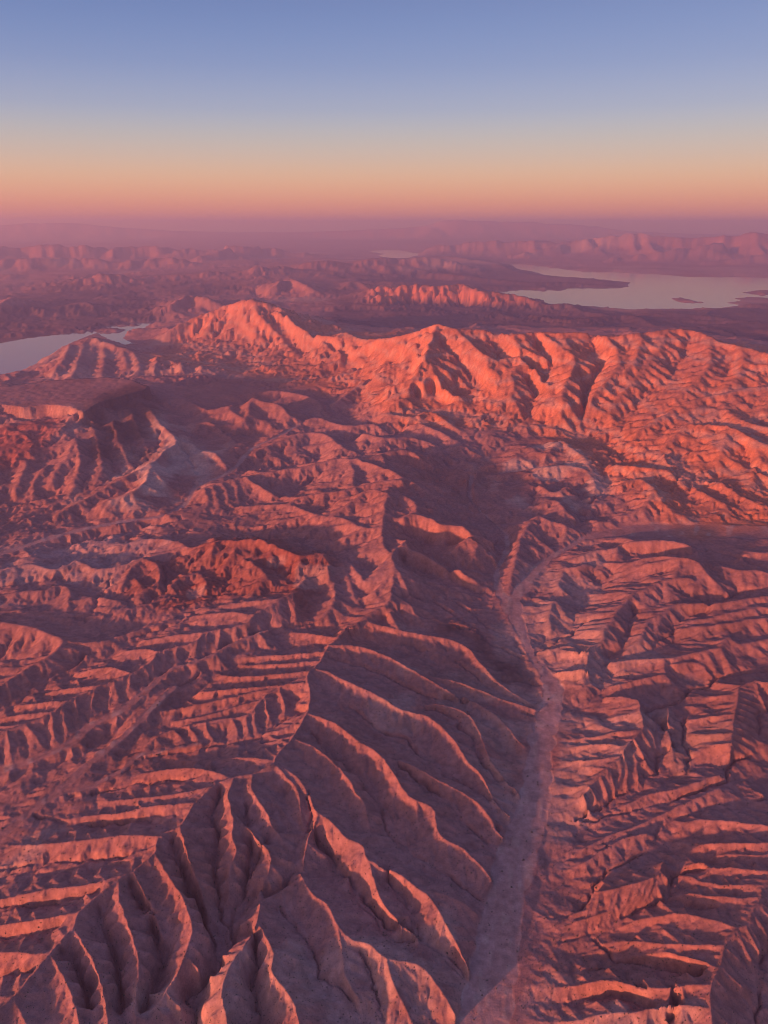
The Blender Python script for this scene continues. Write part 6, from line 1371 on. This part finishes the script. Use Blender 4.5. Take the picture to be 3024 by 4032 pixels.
cats = {'dry_wash': 'dry wash', 'badlands': 'badlands', 'mountain_range': 'mountains', 'hills': 'hills', 'mesa': 'mesa', 'desert_plain': 'desert', 'island': 'island', 'far_mountains': 'mountains', 'peninsula': 'land', 'rocky_ridge': 'ridge', 'butte': 'butte', 'promontory': 'hills', 'foothills': 'hills', 'alluvial_plain': 'plain'}
for k, (key, nm, lab) in enumerate(names):
    o = terrain_piece(k, nm, lab)
    if o:
        tag(o, lab, cats.get(nm, 'terrain'), 'structure')

# ------------------------------------------------------------------ lakes
wm = water_material()
LAKE_LABELS = ['broad pale pink lake around a low dark peninsula', 'small far lake gleaming beyond the dark buttes', 'grey blue lake inlet below the rocky promontory']
for poly, lab in zip(LAKES, LAKE_LABELS):
    p = np.array(poly)
    cx, cy = p.mean(0)
    # water spreads a little under the banks
    hull = []
    gi, gj = to_grid(p[:, 0], p[:, 1])
    i_lo, i_hi, j_lo, j_hi = gi.min() - 3, gi.max() + 3, gj.min() - 3, gj.max() + 3
    vs, fsq = [], []
    n = 24
    for a in range(n + 1):
        for b in range(n + 1):
            r = R0 * math.exp((i_lo + (i_hi - i_lo) * a / n) * DT); t = T0 + (j_lo + (j_hi - j_lo) * b / n) * DT
            vs.append((r * math.sin(t), r * math.cos(t), LAKE_Z))
    for a in range(n):
        for b in range(n):
            q = a * (n + 1) + b
            fsq.append((q, q + 1, q + n + 2, q + n + 1))
    me = bpy.data.meshes.new('lake')
    me.from_pydata(vs, [], fsq)
    me.materials.append(wm)
    o = bpy.data.objects.new('lake', me)
    scene.collection.objects.link(o)
    tag(o, lab, 'lake', 'structure')

# ------------------------------------------------------------------ base sheet under everything, out to the horizon
def disc(name, radius, z, mat, label, cat):
    n = 96
    vs = [(0, 0, z)] + [(radius * math.cos(2 * math.pi * i / n), radius * math.sin(2 * math.pi * i / n), z) for i in range(n)]
    fs_ = [(0, i + 1, (i + 1) % n + 1) for i in range(n)]
    me = bpy.data.meshes.new(name)
    me.from_pydata(vs, [], fs_)
    a = me.attributes.new('geology_and_shade', 'FLOAT_COLOR', 'POINT')
    a.data.foreach_set('color', np.tile(np.array([*tan, 1.0], np.float32), len(vs)))
    me.materials.append(mat)
    o = bpy.data.objects.new(name, me)
    scene.collection.objects.link(o)
    return tag(o, label, cat, 'structure')
disc('ground', 420000.0, -170.0, ground, 'brown desert ground running on to the horizon', 'ground')

# ------------------------------------------------------------------ desert shrubs, far too many to count
def shrubs():
    g = np.random.default_rng(5)
    n = 50000
    u = g.uniform(0, 1, n)
    r = 1250.0 * np.exp(u * math.log(4200.0 / 1250.0))
    t = g.uniform(T0 + 0.02, T1 - 0.02, n)
    gi = (np.log(r) - S0) / DT; gj = (t - T0) / DT
    i = gi.astype(int); j = gj.astype(int)
    fi = gi - i; fj = gj - j
    z = (Z[i, j] * (1 - fi) + Z[i + 1, j] * fi) * (1 - fj) + (Z[i, j + 1] * (1 - fi) + Z[i + 1, j + 1] * fi) * fj
    x = r * np.sin(t); y = r * np.cos(t)
    s = g.gamma(3.0, 0.34, n).clip(0.5, 2.6) * 1.45
    s = np.where(in_wash[i, j], np.where(g.uniform(0, 1, n) < 0.06, s * 1.9, 0.01), s)
    s = np.where((chan_d[i, j] < 2.2) & (g.uniform(0, 1, n) < 0.8), s * 1.5, s)
    ang = g.uniform(0, 6.28, n)
    base = np.array([(1, 0, 0), (-0.5, 0.87, 0), (-0.5, -0.87, 0), (0.2, 0.1, 1.15)], np.float32)
    faces = np.array([(0, 1, 3), (1, 2, 3), (2, 0, 3)], np.int32)
    ca, sa = np.cos(ang), np.sin(ang)
    bx = base[None, :, 0]; by = base[None, :, 1]; bz = base[None, :, 2]
    V = np.stack([x[:, None] + s[:, None] * (bx * ca[:, None] - by * sa[:, None]), y[:, None] + s[:, None] * (bx * sa[:, None] + by * ca[:, None]), z[:, None] - 0.4 + s[:, None] * bz], -1).reshape(-1, 3).astype(np.float32)
    Fc = (faces[None] + 4 * np.arange(n)[:, None, None]).reshape(-1).astype(np.int32)
    me = bpy.data.meshes.new('desert_shrubs')
    me.vertices.add(len(V)); me.vertices.foreach_set('co', V.reshape(-1))
    me.loops.add(len(Fc)); me.loops.foreach_set('vertex_index', Fc)
    me.polygons.add(len(Fc) // 3)
    me.polygons.foreach_set('loop_start', np.arange(0, len(Fc), 3, dtype=np.int32)); me.polygons.foreach_set('loop_total', np.full(len(Fc) // 3, 3, np.int32))
    me.update(calc_edges=True)
    m = bpy.data.materials.new('shrub_leaves'); m.use_nodes = True
    b = m.node_tree.nodes['Principled BSDF']
    nz = m.node_tree.nodes.new('ShaderNodeTexNoise'); nz.inputs['Scale'].default_value = 0.02
    rp = m.node_tree.nodes.new('ShaderNodeValToRGB')
    rp.color_ramp.elements[0].color = (0.045, 0.05, 0.03, 1); rp.color_ramp.elements[1].color = (0.10, 0.085, 0.05, 1)
    co = m.node_tree.nodes.new('ShaderNodeTexCoord')
    m.node_tree.links.new(co.outputs['Object'], nz.inputs['Vector']); m.node_tree.links.new(nz.outputs['Fac'], rp.inputs[0]); m.node_tree.links.new(rp.outputs[0], b.inputs['Base Color'])
    b.inputs['Roughness'].default_value = 0.9
    me.materials.append(m)
    o = bpy.data.objects.new('desert_shrubs', me)
    scene.collection.objects.link(o)
    tag(o, 'sparse dark desert shrubs dotted over the near slopes', 'shrubs', 'stuff')
if 50000 > 0:
    shrubs()

# ------------------------------------------------------------------ haze: one closed box of thin pale air
def haze():
    me = bpy.data.meshes.new('haze')
    x0, x1, y0, y1, z0, z1 = -430000, 430000, -430000, 430000, -171.0 - 1.0, 3100.0
    vs = [(x, y, z) for z in (z0, z1) for y in (y0, y1) for x in (x0, x1)]
    me.from_pydata(vs, [], [(0, 2, 3, 1), (4, 5, 7, 6), (0, 1, 5, 4), (2, 6, 7, 3), (0, 4, 6, 2), (1, 3, 7, 5)])
    m = bpy.data.materials.new('haze_air'); m.use_nodes = True
    t = m.node_tree
    t.nodes.clear()
    out = t.nodes.new('ShaderNodeOutputMaterial')
    v = t.nodes.new('ShaderNodeVolumePrincipled')
    v.inputs['Color'].default_value = (0.44, 0.46, 0.74, 1.0)
    v.inputs['Absorption Color'].default_value = (0.4, 0.33, 0.005, 1.0)
    v.inputs['Density'].default_value = 2.25e-05
    v.inputs['Anisotropy'].default_value = 0.36
    t.links.new(v.outputs[0], out.inputs['Volume'])
    me.materials.append(m)
    o = bpy.data.objects.new('haze', me)
    scene.collection.objects.link(o)
    tag(o, 'thin mauve haze that pales the far mountains', 'haze', 'stuff')
if 2.25e-05 > 0:
    haze()
